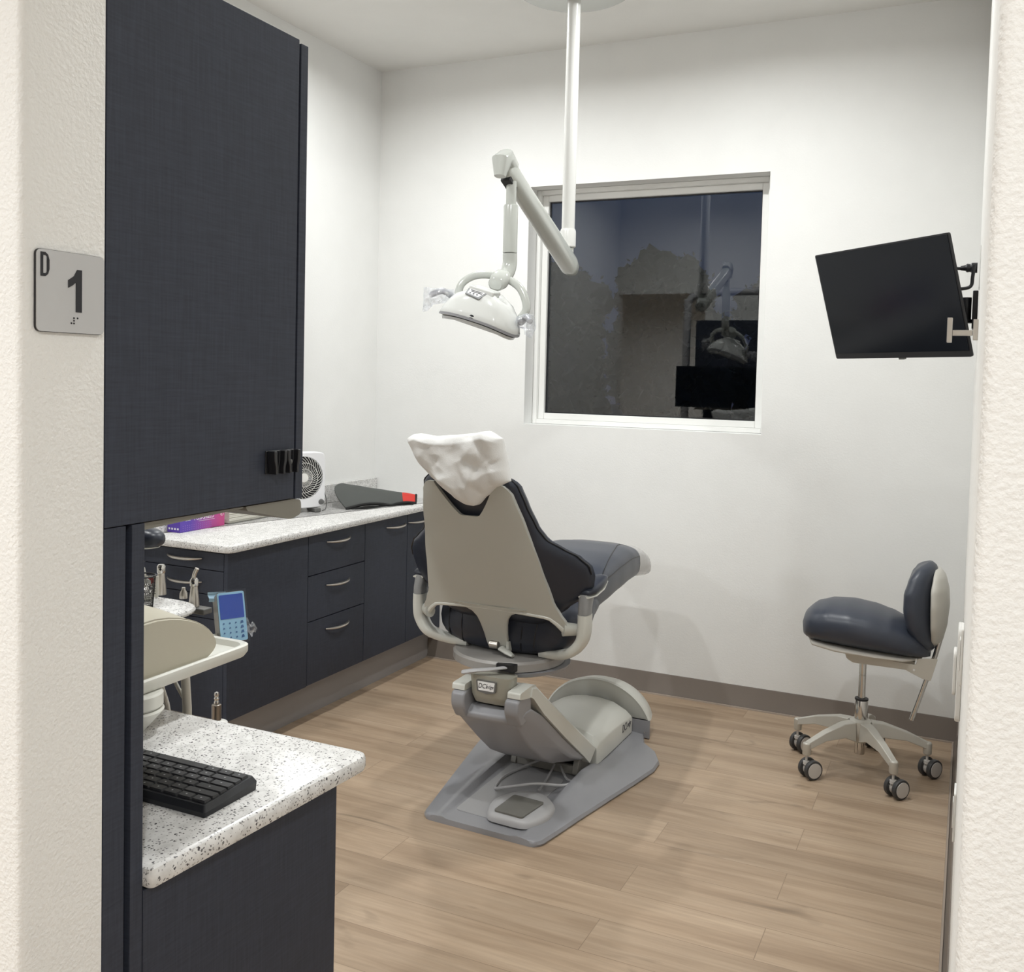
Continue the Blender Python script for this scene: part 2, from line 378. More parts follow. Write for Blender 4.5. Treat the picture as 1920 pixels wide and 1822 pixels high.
def text(name, s, size, mtx, m, parent, depth=0.0004, align='CENTER', sx=1.0, label=None, shear=0, bold=0):
    cu = bpy.data.curves.new(name, 'FONT'); cu.body = s; cu.size = size; cu.extrude = depth; cu.align_x = align; cu.align_y = 'CENTER'; cu.resolution_u = 4; cu.shear = shear; cu.offset = bold
    t = bpy.data.objects.new(name, cu); C.objects.link(t)
    dg = bpy.context.evaluated_depsgraph_get(); dg.update()
    me = bpy.data.meshes.new_from_object(t.evaluated_get(dg)); bpy.data.objects.remove(t)
    bm = B(); bm.from_mesh(me); bpy.data.meshes.remove(me)
    bmesh.ops.scale(bm, vec=(sx, 1, 1), verts=bm.verts)
    bm.transform(mtx)
    return obj(name, bm, m, parent, label=label)
def frame(o, x, y):
    x, y = Vector(x).normalized(), Vector(y).normalized(); y = (y-x*y.dot(x)).normalized(); z = x.cross(y)
    m = Matrix.Identity(4)
    for i, v in enumerate((x, y, z)):
        for j in range(3): m[j][i] = v[j]
    m.translation = Vector(o); return m

# ------------------------------------------------------------------ the room
XL, YB, ZC = -3.145, 4.838, 3.32
YN0, YN1 = 0.815, 0.94            # partition towards the corridor
XD = -1.03                        # left side of the door opening
XR = 0.004
struct('floor', bx((-6.0, -2.6, -0.1), (1.6, YB+0.02, 0)), floor_m)
struct('ceiling', bx((XL-0.1, YN0, ZC), (XR+0.2, YB+0.2, ZC+0.1)), ceil_m)
struct('ceiling_corridor', bx((-6, -2.6, 2.75), (1.6, YN0, 2.85)), ceil_m)
struct('wall_left', bx((XL-0.12, YN1, 0), (XL, YB+0.2, ZC)), wall_m)
# back wall with the window opening
wx0, wx1, wz0, wz1 = -2.2, -0.934, 1.35, 2.615
b = B()
for lo, hi in (((XL-0.12, YB, 0), (wx0, YB+0.2, ZC)), ((wx1, YB, 0), (XR+0.2, YB+0.2, ZC)), ((wx0, YB, 0), (wx1, YB+0.2, wz0)), ((wx0, YB, wz1), (wx1, YB+0.2, ZC))): box(b, lo, hi)
struct('wall_back', b, wall_m)
# right wall (its end faces the corridor)
b = B(); prism(b, roundpoly([(XR, YN0), (XR+0.16, YN0), (XR+0.16, YB), (XR-0.012, YB)], [0.012, 0.001, 0.001, 0.001]), 'z', 0, ZC)
struct('wall_right', b, wallnear_m, smooth=60)
struct('wall_corridor_right', bx((XR+0.16, YN0, 0), (1.6, YN1, 2.75)), wallnear_m)
# left partition with rounded end, header above both openings
b = B(); prism(b, roundpoly([(XD, YN0), (XD, YN1-0.001), (-2.30, YN1-0.001), (-2.30, YN0)], [0.012, 0.001, 0.001, 0.012]), 'z', 0, ZC)
struct('wall_front', b, wallnear_m, smooth=60)
struct('wall_front_header', bx((XD, YN0, 2.42), (XR+0.001, YN1-0.001, ZC)), wallnear_m)
struct('wall_front_header_left', bx((XL, YN0, 2.42), (-2.30, YN1-0.001, ZC)), wallnear_m)
struct('wall_corridor_left', bx((-6, YN0, 0), (XL, YN1, 2.75)), wallnear_m)
struct('wall_corridor_back', bx((-6, -2.7, 0), (1.6, -2.6, 2.75)), wallnear_m)
struct('wall_corridor_end', bx((1.6, -2.6, 0), (1.7, YN1, 2.75)), wallnear_m)
struct('wall_corridor_far_end', bx((-6.1, -2.6, 0), (-6, YN1, 2.75)), wallnear_m)

def baseboard(name, p0, p1, nrm, lipdir=0.012):
    # rubber base: thin board with a small cove toe
    p0, p1, nv = Vector(p0), Vector(p1), Vector(nrm)
    prof = [(0, 0), (0.016, 0), (0.016, 0.004), (0.006, 0.018), (0.005, 0.104), (0.003, 0.108), (0, 0.108)]
    b = B(); loft(b, [[p+nv*a+Vector((0, 0, z)) for a, z in prof] for p in (p0, p1)])
    o = struct(name, b, base_m, smooth=50)
    b = B(); loft(b, [[p+nv*a+Vector((0, 0, z)) for a, z in ((0.0165, 0), (0.024, 0), (0.0225, 0.006), (0.0165, 0.007))] for p in (p0, p1)])
    struct('toe_edge', b, lip_m, o)
baseboard('baseboard_back', (-2.764, YB, 0), (XR-0.012, YB, 0), (0, -1, 0))
baseboard('baseboard_right', (XR-0.0005, YN0+0.02, 0), (XR-0.012, YB-0.02, 0), (-1, -0.003, 0))

# window
b = B()
fy0 = YB+0.105
def rectframe(b, x0, x1, z0, z1, w_, y0, y1):
    for lo, hi in (((x0, y0, z0), (x0+w_, y1, z1)), ((x1-w_, y0, z0), (x1, y1, z1)), ((x0+w_, y0, z0), (x1-w_, y1, z0+w_)), ((x0+w_, y0, z1-w_), (x1-w_, y1, z1))): box(b, lo, hi)
rectframe(b, wx0+0.001, wx1-0.001, wz0+0.001, wz1-0.001, 0.024, fy0, YB+0.195)
win = struct('window_1', b, winframe_m, bevel=0.002)
b = B(); rectframe(b, wx0+0.025, wx1-0.025, wz0+0.025, wz1-0.025, 0.034, fy0+0.025, YB+0.18)
struct('sash', b, winframe_m, win, bevel=0.003)
b = B(); rectframe(b, wx0+0.059, wx1-0.059, wz0+0.059, wz1-0.059, 0.006, fy0+0.045, YB+0.16)
struct('gasket', b, black_m, win)
b = B(); box(b, (wx0+0.06, fy0+0.052, wz0+0.06), (wx1-0.06, fy0+0.057, wz1-0.06))
struct('pane', b, glass_m, win)

# recessed ceiling lights
for k, (lx, ly, lz) in enumerate(LIGHTS):
    where = ['above the far left counter, topmost in the photo', 'over the right side of the room near the back wall', 'over the rear cabinets inside the room', 'just inside the doorway by the right wall', 'in the corridor ceiling left of the doorway', 'in the corridor ceiling at the doorway right', 'added unseen far left in the corridor to brighten it'][k]
    t = thing('recessed_light', 'round white recessed ceiling light '+where, 'ceiling light', (lx, ly, lz), 'recessed ceiling lights')
    b = B(); lathe(b, [(0.095, -0.001), (0.098, -0.006), (0.075, -0.010), (0.070, -0.004), (0.070, -0.001)], (lx, ly, lz)); obj('trim_ring', b, white_m, t)
    b = B(); lathe(b, [(0.069, -0.001), (0.069, -0.003), (0.0, -0.003)], (lx, ly, lz)); obj('lens', b, lens_m, t)
    ld = bpy.data.lights.new('downlight', 'AREA'); ld.shape = 'DISK'; ld.size = 0.11; ld.energy = POWER[k]; ld.color = (0.98, 1.0, 0.995) if k < 4 else (0.965, 0.99, 1.0)
    ld.spread = math.radians(165)
    lo = bpy.data.objects.new('downlight', ld); C.objects.link(lo); lo.parent = t; lo.location = (0, 0, -0.014)

# outside: ground and a row of trees
struct('ground_outside', bx((-60, YB+0.25, -0.3), (40, 70, -0.25)), ground_m)
tk = ['bushy dark tree outside the window, leftmost of the row', 'dark tree outside the window, second from the left', 'round dark tree outside the window, third from the left', 'tallest dark tree outside, seen above the reflected opening', 'dark tree outside, right of the tallest one', 'low dark tree outside behind the lamp reflection', 'dark tree outside at the right edge of the pane']
for k in range(7):
    tx = -13.2+1.62*k; ty = 24+(3.4 if k % 2 else 0); th = [4.4, 5.0, 4.5, 5.15, 4.35, 4.7, 3.9][k]
    t = thing('tree', tk[k], 'tree', (tx, ty, -0.25), 'trees outside the window')
    b = B(); tube(b, [(tx, ty, -0.25), (tx+.1, ty, 1.2), (tx, ty, 2.4)], [.16, .13, .08], 8); obj('trunk', b, bark_m, t)
    b = B()
    for q in range(30):
        c = Vector((tx+random.uniform(-.98, .98), ty+random.uniform(-.7, .7), 0.3+(th-0.75)*q/29+random.uniform(-.2, .2)))
        if q > 22: c.x = tx+(c.x-tx)*.6
        r0 = random.uniform(.40, .68)
        g = bmesh.ops.create_icosphere(b, subdivisions=3, radius=r0, matrix=Matrix.Translation(c))
        for v in g['verts']:
            d = (v.co-c).normalized(); v.co += d*noise.noise(v.co*4.5)*0.30+d*noise.noise(v.co*13)*0.22
    b.verts.ensure_lookup_table(); hosts = [v.co.copy() for v in random.sample(list(b.verts), 4200)]
    for c in hosts:
        c += Vector((random.gauss(0, .07), random.gauss(0, .07), random.gauss(0, .07)))
        a = Vector((random.gauss(0, 1), random.gauss(0, 1), random.gauss(0, 1))).normalized()*.075; d = a.orthogonal().normalized()*.035
        b.faces.new([b.verts.new(c+q) for q in (-a, d, a, -d)])
    obj('crown', b, leaf_m, t)

# ------------------------------------------------------------------ far left counter run
HX = 0.165
def bow_handle(parent, c, along, out, L=0.185, name='handle'):
    # flat bow pull: thin at the feet, bowed outwards
    c, a, n = Vector(c), Vector(along).normalized(), Vector(out).normalized()
    b = B(); pts = []; rs = []
    for i in range(17):
        s = -1+2*i/16
        pts.append(c+a*s*L/2+n*(0.003+0.026*(1-abs(s)**2.6))+Vector((0, 0, -0.004*(1-s*s)))); rs.append(0.0035+0.0045*(1-abs(s)**3))
    tube(b, pts, rs, 10, flat=0.8, up=(0, 0, 1))
    return obj(name, b, nickel_m, parent, label='brushed nickel bow handle')
FX = -2.69     # front plane facing +x
EY = 3.078     # end plane facing the camera
zt = 0.866
# end unit (drawers facing the camera, blind panel facing the room)
t = thing('base_cabinet', 'navy linen corner base cabinet with camera-facing drawers and plain side panel', 'cabinet', (-2.9, 3.35, 0), 'navy base cabinets along the left wall')
obj('body', bx((XL+0.001, EY+0.02, 0.178), (FX-0.02, 3.606, zt)), lam_m, t)
obj('side_panel', bx((FX-0.019, EY, 0.175), (FX, 3.606, zt)), lam_m, t, bevel=0.001)
dz = [(0.789, zt-0.006), (0.689, 0.786), (0.589, 0.686)]
for a, b_ in dz:
    d = obj('drawer', bx((XL+0.005, EY, a), (FX-0.021, EY+0.019, b_)), lam_m, t, bevel=0.001)
    bow_handle(d, (-2.915, EY, (b_-0.028) if b_ > .8 else b_-0.050), (1, 0, 0), (0, -1, 0))
d = obj('door', bx((XL+0.005, EY, 0.178), (FX-0.021, EY+0.019, 0.586)), lam_m, t, bevel=0.001)
# drawer unit
t = thing('base_cabinet', 'navy linen base cabinet with three drawers stacked behind the dental chair side', 'cabinet', (-2.9, 3.83, 0), 'navy base cabinets along the left wall')
obj('body', bx((XL+0.001, 3.608, 0.178), (FX-0.02, 4.062, zt)), lam_m, t)
for a, b_, hz in ((0.680, zt-0.004, 0.818), (0.470, 0.676, 0.617), (0.178, 0.466, 0.412)):
    d = obj('drawer', bx((FX-0.019, 3.609, a), (FX, 4.061, b_)), lam_m, t, bevel=0.001)
    bow_handle(d, (FX, 3.835, hz), (0, 1, 0), (1, 0, 0))
for y0, y1, lab, hy in ((4.064, 4.462, 'navy linen base cabinet with one door beside the three-drawer unit', 4.345), (4.464, YB-0.006, 'navy linen base cabinet in the corner, mostly behind the chair back', 4.56)):
    t = thing('base_cabinet', lab, 'cabinet', (-2.9, (y0+y1)/2, 0), 'navy base cabinets along the left wall')
    obj('body', bx((XL+0.001, y0, 0.178), (FX-0.02, y1, zt)), lam_m, t)
    d = obj('door', bx((FX-0.019, y0+0.001, 0.178), (FX, y1-0.001, zt-0.004)), lam_m, t, bevel=0.001)
    bow_handle(d, (FX, hy, 0.818), (0, 1, 0), (1, 0, 0))
b = B(); box(b, (XL+0.001, EY+0.075, 0), (FX-0.075, YB-0.006, 0.176))
obj('toe_kick', b, toe_m, None, label='grey-brown toe kick plinth under the far left base cabinets', cat='plinth', loc=(-2.95, 3.9, 0))
# worktop with bullnose
def worktop(b, poly, z0, z1):
    e_ = 0.009
    rings = []
    n = len(poly); cx = sum(p[0] for p in poly)/n; cy = sum(p[1] for p in poly)/n
    def off(d):
        out = []
        for i in range(n):
            p = Vector(poly[i]); a = Vector(poly[i-1]); c = Vector(poly[(i+1) % n])
            t_ = (c-a).normalized(); nn = Vector((t_.y, -t_.x))
            if nn.dot(p-Vector((cx, cy))) < 0: nn = -nn
            out.append(p-nn*d)
        return out
    for d, z in ((e_, z0), (e_*.3, z0+e_*.3), (0, z0+e_), (0, z1-e_), (e_*.3, z1-e_*.3), (e_, z1)):
        rings.append([(p.x, p.y, z) for p in off(d)])
    return loft(b, rings)
b = B(); worktop(b, roundpoly([(XL+0.001, 3.048), (-2.655, 3.048), (-2.655, YB-0.002), (XL+0.001, YB-0.002)], [0.002, 0.05, 0.002, 0.002], 6), 0.868, 0.90)
ct = thing('worktop', 'white speckled quartz worktop running along the left wall to the corner', 'worktop', (-2.9, 3.95, 0.868))
obj('slab', b, quartz_m, ct, smooth=40)
obj('backsplash', bx((XL+0.001, 3.06, 0.9005), (XL+0.021, YB-0.003, 1.0)), quartz_m, ct, bevel=0.003)

# ------------------------------------------------------------------ rear (near) cabinets
XN = -1.03
t = thing('wall_cabinet', 'tall navy linen upper cabinet beside the door sign, end panel facing the doorway', 'cabinet', (-1.6, 1.15, 1.39))
obj('end_panel', bx((XN-0.019, YN1+0.001, 1.388), (XN, 1.338, 2.146)), lam_m, t, bevel=0.001)
obj('body', bx((-2.27, YN1+0.001, 1.39), (XN-0.02, 1.334, 2.142)), lam_m, t)
for k in range(3):
    x0 = -2.268+k*0.4135
    obj('door', bx((x0, 1.344, 1.386), (x0+0.410, 1.363, 2.142)), lam_m, t, bevel=0.001)
# light rail and rounded valance bar below
t2 = thing('under_cabinet_light', 'grey-brown light rail with rounded end under the navy upper cabinet', 'light rail', (-1.6, 1.2, 1.36))
b = B(); prism(b, roundpoly([(1.225, 1.3855), (1.345, 1.3855), (1.366, 1.383), (1.368, 1.358), (1.34, 1.352), (1.23, 1.378)], [.002, .002, .008, .010, .006, .002]), 'x', -2.26, -1.036)
obj('housing', b, under_m, t2, smooth=50)
b = B(); prism(b, [(1.013, 1.3855), (1.222, 1.3855), (1.222, 1.383), (1.013, 1.3755)], 'x', -2.26, -1.038); obj('underside_strip', b, under_m, t2)  # stands for the cabinet underside, its lit brown put into the colour
# black bracket on the panel
t = thing('wall_holder', 'small black plastic double holder screwed to the upper cabinet end panel', 'holder', (XN, 1.30, 1.45))
b = B(); box(b, (XN+0.0005, 1.262, 1.434), (XN+0.003, 1.334, 1.472)); obj('back_plate', b, black_m, t, bevel=0.001)
for yc in (1.280, 1.315):
    b = B()
    pro = [(-0.016, 0), (-0.016, 0.016), (-0.009, 0.016), (-0.010, 0.005), (0.010, 0.005), (0.009, 0.016), (0.016, 0.016), (0.016, 0)]
    loft(b, [[(XN+0.0033+a*1.0, yc+q*s_, z) for q, a in pro] for z, s_ in ((1.434, 0.75), (1.446, 0.78), (1.456, 1.0), (1.472, 1.05))])
    obj('clip', b, black_m, t, bevel=0.0015)
b = B(); lathe(b, [(0.004, 0), (0.004, 0.003), (0, 0.004)], (XN+0.009, 1.315, 1.452), (1, 0, 0), 12); obj('screw', b, greydk_m, t)

t = thing('base_cabinet', 'navy linen base cabinet end in the foreground below the keyboard worktop', 'cabinet', (-1.6, 1.25, 0))
obj('end_panel', bx((XN-0.018, 1.012, 0.001), (XN, 1.477, 0.866)), lam_m, t, bevel=0.001)
obj('body', bx((-2.27, 1.012, 0.10), (XN-0.019, 1.455, 0.864)), lam_m, t)
for k in range(3):
    x0 = -2.268+k*0.4135
    obj('door', bx((x0, 1.457, 0.10), (x0+0.410, 1.475, 0.862)), lam_m, t, bevel=0.001)
t = thing('back_panel', 'tall narrow navy linen panel between the doorway wall and the foreground worktop', 'panel', (-1.6, 0.98, 0))
obj('filler_strip', bx((-2.27, YN1+0.001, 0.001), (XN-0.001, 0.978, 1.3868)), lam_m, t, bevel=0.001)
obj('back_board', bx((-2.27, 0.988, 0.001), (XN, 1.0105, 1.3868)), lam_m, t, bevel=0.001)
b = B(); worktop(b, roundpoly([(-2.27, 1.0115), (-1.014, 1.0115), (-0.985, 1.524), (-2.27, 1.515)], [0.012, 0.012, 0.034, 0.012], 8), 0.868, 0.900)
obj('worktop', b, quartz_m, None, smooth=40, label='white speckled quartz worktop in the foreground holding the black keyboard', cat='worktop', loc=(-1.6, 1.25, 0.868))

# keyboard on the near worktop
kz = 0.9005
kx1, kx0, ky0, ky1 = -1.062, -1.50, 1.168, 1.292
t = thing('keyboard', 'black computer keyboard lying on the foreground worktop', 'keyboard', (-1.28, 1.23, kz))
tilt = 0.05
def kpt(x, y, z): return (x, y, kz+z+(y-ky0)*tilt)
b = B()
loft(b, [[(x, y, kz) for x, y in rrect(kx0, ky0, kx1, ky1, 0.004, 3)], [kpt(x, y, 0.008) for x, y in rrect(kx0-.001, ky0-.001, kx1+.001, ky1+.001, 0.004, 3)], [kpt(x, y, 0.016) for x, y in rrect(kx0+.006, ky0+.006, kx1-.006, ky1-.002, 0.004, 3)]])
obj('case', b, kb_m, t, smooth=30)
rows = [(0, [1.25, 1.25, 1.25, 1, 1, 1, 6.0, 1.25, 1.25, 1.25]), (1, [2.3]+[1]*10+[2.2]), (2, [1.8]+[1]*11+[2.0]), (3, [1.5]+[1]*12+[1.5]), (4, [1]*13+[2]), (5, [1.07]*14)]
Wk = 15.0; px_ = (kx1-kx0-0.016)/Wk; x_start = kx0+0.008
nkeys = 0
for r, ws in rows:
    # the right end of the board is what is seen; the long bar key is on the far row
    ws = list(ws); s_ = sum(ws); ws = [q*Wk/s_ for q in ws]
    if r == 0: rr = [1.15]*3+[1.0]*2+[1.1]; rr = [1]*4
    y0 = ky0+0.010+r*0.0178; xx = x_start
    if r == 5: ws = [1.15]*7+[3.9]+[1.0]*3+[0.05]; s_ = sum(ws); ws = [q*Wk/s_ for q in ws][:-1]
    if r == 0: ws = [1.07]*14
    for q in ws:
        w_ = q*px_
        b = B(); g_ = 0.0012
        loft(b, [[kpt(x, y, 0.0165) for x, y in rrect(xx+g_, y0+g_, xx+w_-g_, y0+0.0178-g_, 0.0012, 2)], [kpt(x, y, 0.0200) for x, y in rrect(xx+g_+.0015, y0+g_+.001, xx+w_-g_-.0015, y0+0.0178-g_-.0015, 0.0012, 2)]])
        k_ = obj('key', b, key_m, t); nkeys += 1
        if xx > -1.32 and q < 3:
            b = B(); box(b, (xx+w_*0.42, y0+0.008, kz), (xx+w_*0.42+min(0.0028, w_*.3), y0+0.0105, kz+0.0002))
            for v in b.verts: v.co.z += 0.0200+(v.co.y-ky0)*tilt
            obj('legend', b, legend_m, k_, label='pale printed key legend')
        xx += w_

# ------------------------------------------------------------------ door sign
t = thing('room_sign', 'brushed silver room sign marked D 1 with braille dots on the white wall end', 'sign', (XD+0.001, 0.883, 1.69))
b = B(); prism(b, rrect(0.832, 1.6415, 0.9345, 1.7415, 0.007), 'x', XD+0.0005, XD+0.0035); obj('backing', b, black_m, t)
b = B(); prism(b, rrect(0.8325, 1.642, 0.934, 1.741, 0.0065), 'x', XD+0.0035, XD+0.0050); obj('face', b, sign_m, t)
SXp = XD+0.0052
def signpoly(pts, name):
    b = B(); prism(b, pts, 'x', SXp, SXp+0.0006); return obj(name, b, ink_m, t)
# digit 1
o1y, o1z, h1 = 0.8890, 1.6680, 0.0530
signpoly([(o1y, o1z), (o1y+0.0092, o1z), (o1y+0.0092, o1z+h1), (o1y+0.0020, o1z+h1), (o1y-0.0030, o1z+h1-0.0085), (o1y-0.0115, o1z+h1-0.0140), (o1y-0.0115, o1z+h1-0.0235), (o1y-0.005, o1z+h1-0.0200), (o1y, o1z+h1-0.0160)], 'numeral_1')
# letter D with counter (two loops joined as a ring)
b = B(); dy, dzz, wd, hd = 0.8375, 1.7085, 0.0125, 0.0290
def Dloop(i):
    return [(dy+i*1.0, dzz+i), (dy+wd*0.55, dzz+i), (dy+wd*0.85-i*.5, dzz+0.003+i*.6), (dy+wd-i, dzz+0.009), (dy+wd-i, dzz+hd-0.009), (dy+wd*0.85-i*.5, dzz+hd-0.003-i*.6), (dy+wd*0.55, dzz+hd-i), (dy+i*1.0, dzz+hd-i)]
A_, B_ = Dloop(0), Dloop(0.0036)
for x_ in (SXp, SXp+0.0006):
    pass
vA = [[b.verts.new((x_, p[0], p[1])) for p in A_] for x_ in (SXp, SXp+0.0006)]
vB = [[b.verts.new((x_, p[0], p[1])) for p in B_] for x_ in (SXp, SXp+0.0006)]
for i in range(8):
    j = (i+1) % 8
    b.faces.new((vA[1][i], vA[1][j], vB[1][j], vB[1][i])); b.faces.new((vA[0][i], vA[0][j], vB[0][j], vB[0][i])); b.faces.new((vA[0][i], vA[0][j], vA[1][j], vA[1][i])); b.faces.new((vB[0][i], vB[0][j], vB[1][j], vB[1][i]))
obj('letter_D', b, ink_m, t)
for yy, zz in ((0.8865, 1.6605), (0.8920, 1.6605), (0.8865, 1.6572), (0.8865, 1.6540), (0.8827, 1.6540)):
    b = B(); lathe(b, [(0.0012, 0), (0.0010, 0.0006), (0, 0.0008)], (SXp, yy, zz), (1, 0, 0), 12); obj('braille_dot', b, ink_m, t)

# ------------------------------------------------------------------ things on the far worktop
# glove box
gx0, gx1, gy0, gy1, gz0, gz1 = -3.122, -3.050, 3.19, 3.465, 0.9005, 0.974
t = thing('glove_box', 'purple and pink printed glove box on the far left worktop', 'box', (-3.086, 3.33, gz0))
obj('carton', bx((gx0, gy0, gz0), (gx1, gy1, gz1)), boxp_m, t, bevel=0.001)
text('lettering', 'POSI-SHIELD', 0.026, frame((gx1+0.0006, 3.335, 0.953), (0, 1, 0), (0, 0, 1)), whiteink_m, t, sx=0.85)
text('small_print', 'Nitrile Exam\nGloves', 0.011, frame((gx1+0.0006, 3.235, 0.956), (0, 1, 0), (0, 0, 1)), whiteink_m, t)
b = B(); box(b, (gx1+0.0002, 3.30, 0.9385), (gx1+0.0008, 3.40, 0.9397)); obj('underline', b, whiteink_m, t)
b = B()
for i in range(14):
    for j in range(3): box(b, (gx1+0.0002, 3.205+i*.013, 0.908+j*.009), (gx1+0.0008, 3.209+i*.013, 0.911+j*.009))
obj('dot_pattern', b, mat('violet_ink', (0.30, 0.16, 0.55), 0.5), t)
b = B(); n_ = 24
R0 = [(gx1+0.0006, 3.447+0.010*math.cos(2*PI*i/n_), 0.957+0.010*math.sin(2*PI*i/n_)) for i in range(n_+1)]
tube(b, R0, 0.0008, 6); tube(b, [(gx1+0.0006, 3.442, 0.951), (gx1+0.0006, 3.452, 0.963)], 0.0008, 6); obj('round_symbol', b, whiteink_m, t)
for i in range(4):
    b = B(); box(b, (-3.115+i*.016, gy0-0.0008, 0.912), (-3.106+i*.016, gy0-0.0002, 0.920)); obj('icon', b, whiteink_m, t)

t = thing('sleeve_tray', 'clear tray of stacked cream paper sleeves beside the glove box', 'paper tray', (-3.085, 3.66, 0.9))
for i in range(14):
    z = 0.904+i*0.0042; b = B(); dx = random.uniform(-.003, .003)
    box(b, (-3.118+dx, 3.500, z), (-3.055+dx, 3.800+random.uniform(-.01, 0), z+0.0033)); obj('paper_sleeve', b, paper_m, t)
b = B(); 
for lo, hi in (((-3.123, 3.490, 0.9005), (-3.045, 3.835, 0.903)), ((-3.047, 3.490, 0.903), (-3.045, 3.835, 0.917)), ((-3.123, 3.490, 0.903), (-3.121, 3.835, 0.955)), ((-3.121, 3.833, 0.903), (-3.047, 3.835, 0.955))): box(b, lo, hi)
obj('clear_tray', b, acrylic_m, t)

# desk fan
fc = Vector((-3.018, 3.985, 0.9)); fw = Vector((0.42, 0.907, 0)).normalized(); fn = Vector((0.907, -0.42, 0)).normalized(); fz = Vector((0, 0, 1))
fc = Vector((-3.030, 3.995, 0.9)); S = 0.122
t = thing('desk_fan', 'white square desk fan with black blades on the far left worktop', 'fan', fc)
def FP(a, h, d): return fc+fw*a+fz*h+fn*d
cz = 0.925-0.9+0.132
b = B()
outer = []
for i in range(72):
    c_, s_ = math.cos(2*PI*i/72), math.sin(2*PI*i/72); r_ = (abs(c_)**9+abs(s_)**9)**(-1/9); outer.append((S*c_*r_, 0.162+0.140*s_*r_))
no = len(outer); rc, rz = 0.107, 0.175
# front face with round hole: ring loft between outer rounded square and circle
def circ(r, d): 
    out = []
    for x, z in outer:
        a = math.atan2(z-rz, x); out.append(FP(r*math.cos(a), rz+r*math.sin(a), d))
    return out
loft(b, [[FP(x, z, -0.03) for x, z in outer], [FP(x, z, 0.022) for x, z in outer], [FP(x*0.97, 0.162+(z-0.162)*0.97, 0.028) for x, z in outer], circ(rc, 0.028), circ(rc-0.001, 0.018)], cap=False)
obj('housing', b, mat('fan_white', (0.82, 0.82, 0.84), 0.3), t)
b = B()
for i in range(34):
    a0 = 2*PI*i/34; pts = [FP((0.018+0.088*s)*math.cos(a0+1.0*s), rz+(0.018+0.088*s)*math.sin(a0+1.0*s), 0.028+0.006*math.sin(PI*s)) for s in (0, .2, .4, .6, .8, 1)]
    tube(b, pts, 0.0012, 5)
for r in (0.045, 0.075):
    tube(b, [FP(r*math.cos(q*PI/16), rz+r*math.sin(q*PI/16), 0.034) for q in range(33)], 0.0012, 5)
lathe(b, [(0.022, 0), (0.022, 0.006), (0.0, 0.008)], FP(0, rz, 0.028), fn, 20)
obj('grille', b, white_m, t)
b = B(); lathe(b, [(0.02, -0.012), (0.02, 0.01), (0, 0.012)], FP(0, rz, 0), fn, 20); obj('motor_hub', b, black_m, t)
for i in range(5):
    b = B(); a0 = 2*PI*i/5
    P = []
    for s in (0.02, 0.05, 0.08, 0.098):
        wdt = 0.35+3.0*(s-.02); r_ = []
        for q, d in ((-.5, -0.006), (.5, 0.008), (.5, 0.010), (-.5, -0.004)): r_.append(FP(s*math.cos(a0+q*wdt*2), rz+s*math.sin(a0+q*wdt*2), d))
        P.append(r_)
    loft(b, P); obj('blade', b, black_m, t)
b = B(); lathe(b, [(rc-.0015, 0.036), (rc-.002, 0.0), (0, 0.0)], FP(0, rz, -0.019), fn, 40); obj('fan_drum', b, black_m, t)
b = B(); lathe(b, [(0.014, 0), (0.013, 0.008), (0, 0.009)], FP(0.098, 0.050, 0.028), fn, 20); obj('knob', b, greydk_m, t)
for s in (-0.085, 0.07):
    b = B(); obox(b, FP(s, 0.011, 0.006), fw, fn, fz, 0.035, 0.09, 0.021); obj('foot', b, greydk_m, t, bevel=0.006, segs=3)
b = B(); tube(b, smoothpath([FP(S-.006, 0.13, -0.02), FP(S+.012, 0.11, -0.02), FP(S+.026, 0.06, -0.01), FP(S+.020, 0.012, 0.0), FP(S-0.01, 0.004, 0.02)]), 0.0025, 8); obj('cord', b, greydk_m, t)

# folded grey apron mat with red end
t = thing('fabric_mat', 'dark grey folded mat with black hem and red end on the far worktop', 'mat', (-2.85, 4.4, 0.9))
def matf(u, v, top):
    # u: 0 left .. 1 right end (red), v: 0 front hem .. 1 back edge
    fr = Vector((-2.90+0.19*u-0.01*u*u, 4.20+0.40*u, 0)); bk = Vector((-3.09+0.345*u, 4.445+0.20*u, 0))
    x = fr.lerp(bk, v)
    zb = 1.002*(1-u)+0.945*u
    zf = 0.909+0.016*abs(math.sin(u*PI*1.6))*min(1, (1-u)*3)
    z = zf+(zb-zf)*(1-(1-v)**1.6)
    z += 0.022*math.sin(PI*v)*(1-u)
    x = x+Vector((-0.012, -0.075, 0))*math.sin(PI*v)*(1-u)**2
    x.z = z + (0.0 if top else -0.007)
    x.z += 0.004*noise.noise(Vector((u*4, v*3, 2)))
    return x
b = B(); sheet(b, lambda u, v: matf(u*0.80, v, True), lambda u, v: matf(u*0.80, v, False), 26, 14); obj('body', b, matgrey_m, t, smooth=60)
b = B(); sheet(b, lambda u, v: matf(0.802+u*0.19, v, True), lambda u, v: matf(0.802+u*0.19, v, False), 6, 12); obj('red_end', b, red_m, t, smooth=60, label='red printed end')
b = B(); tube(b, [matf(i/40*0.99, 0, True)+Vector((0, 0, -0.004)) for i in range(41)]+[matf(0.99, j/10, True)+Vector((0.0, 0.002, -0.003)) for j in range(1, 11)], 0.0065, 8, flat=1.2); obj('hem', b, hem_m, t, label='black bound hem')
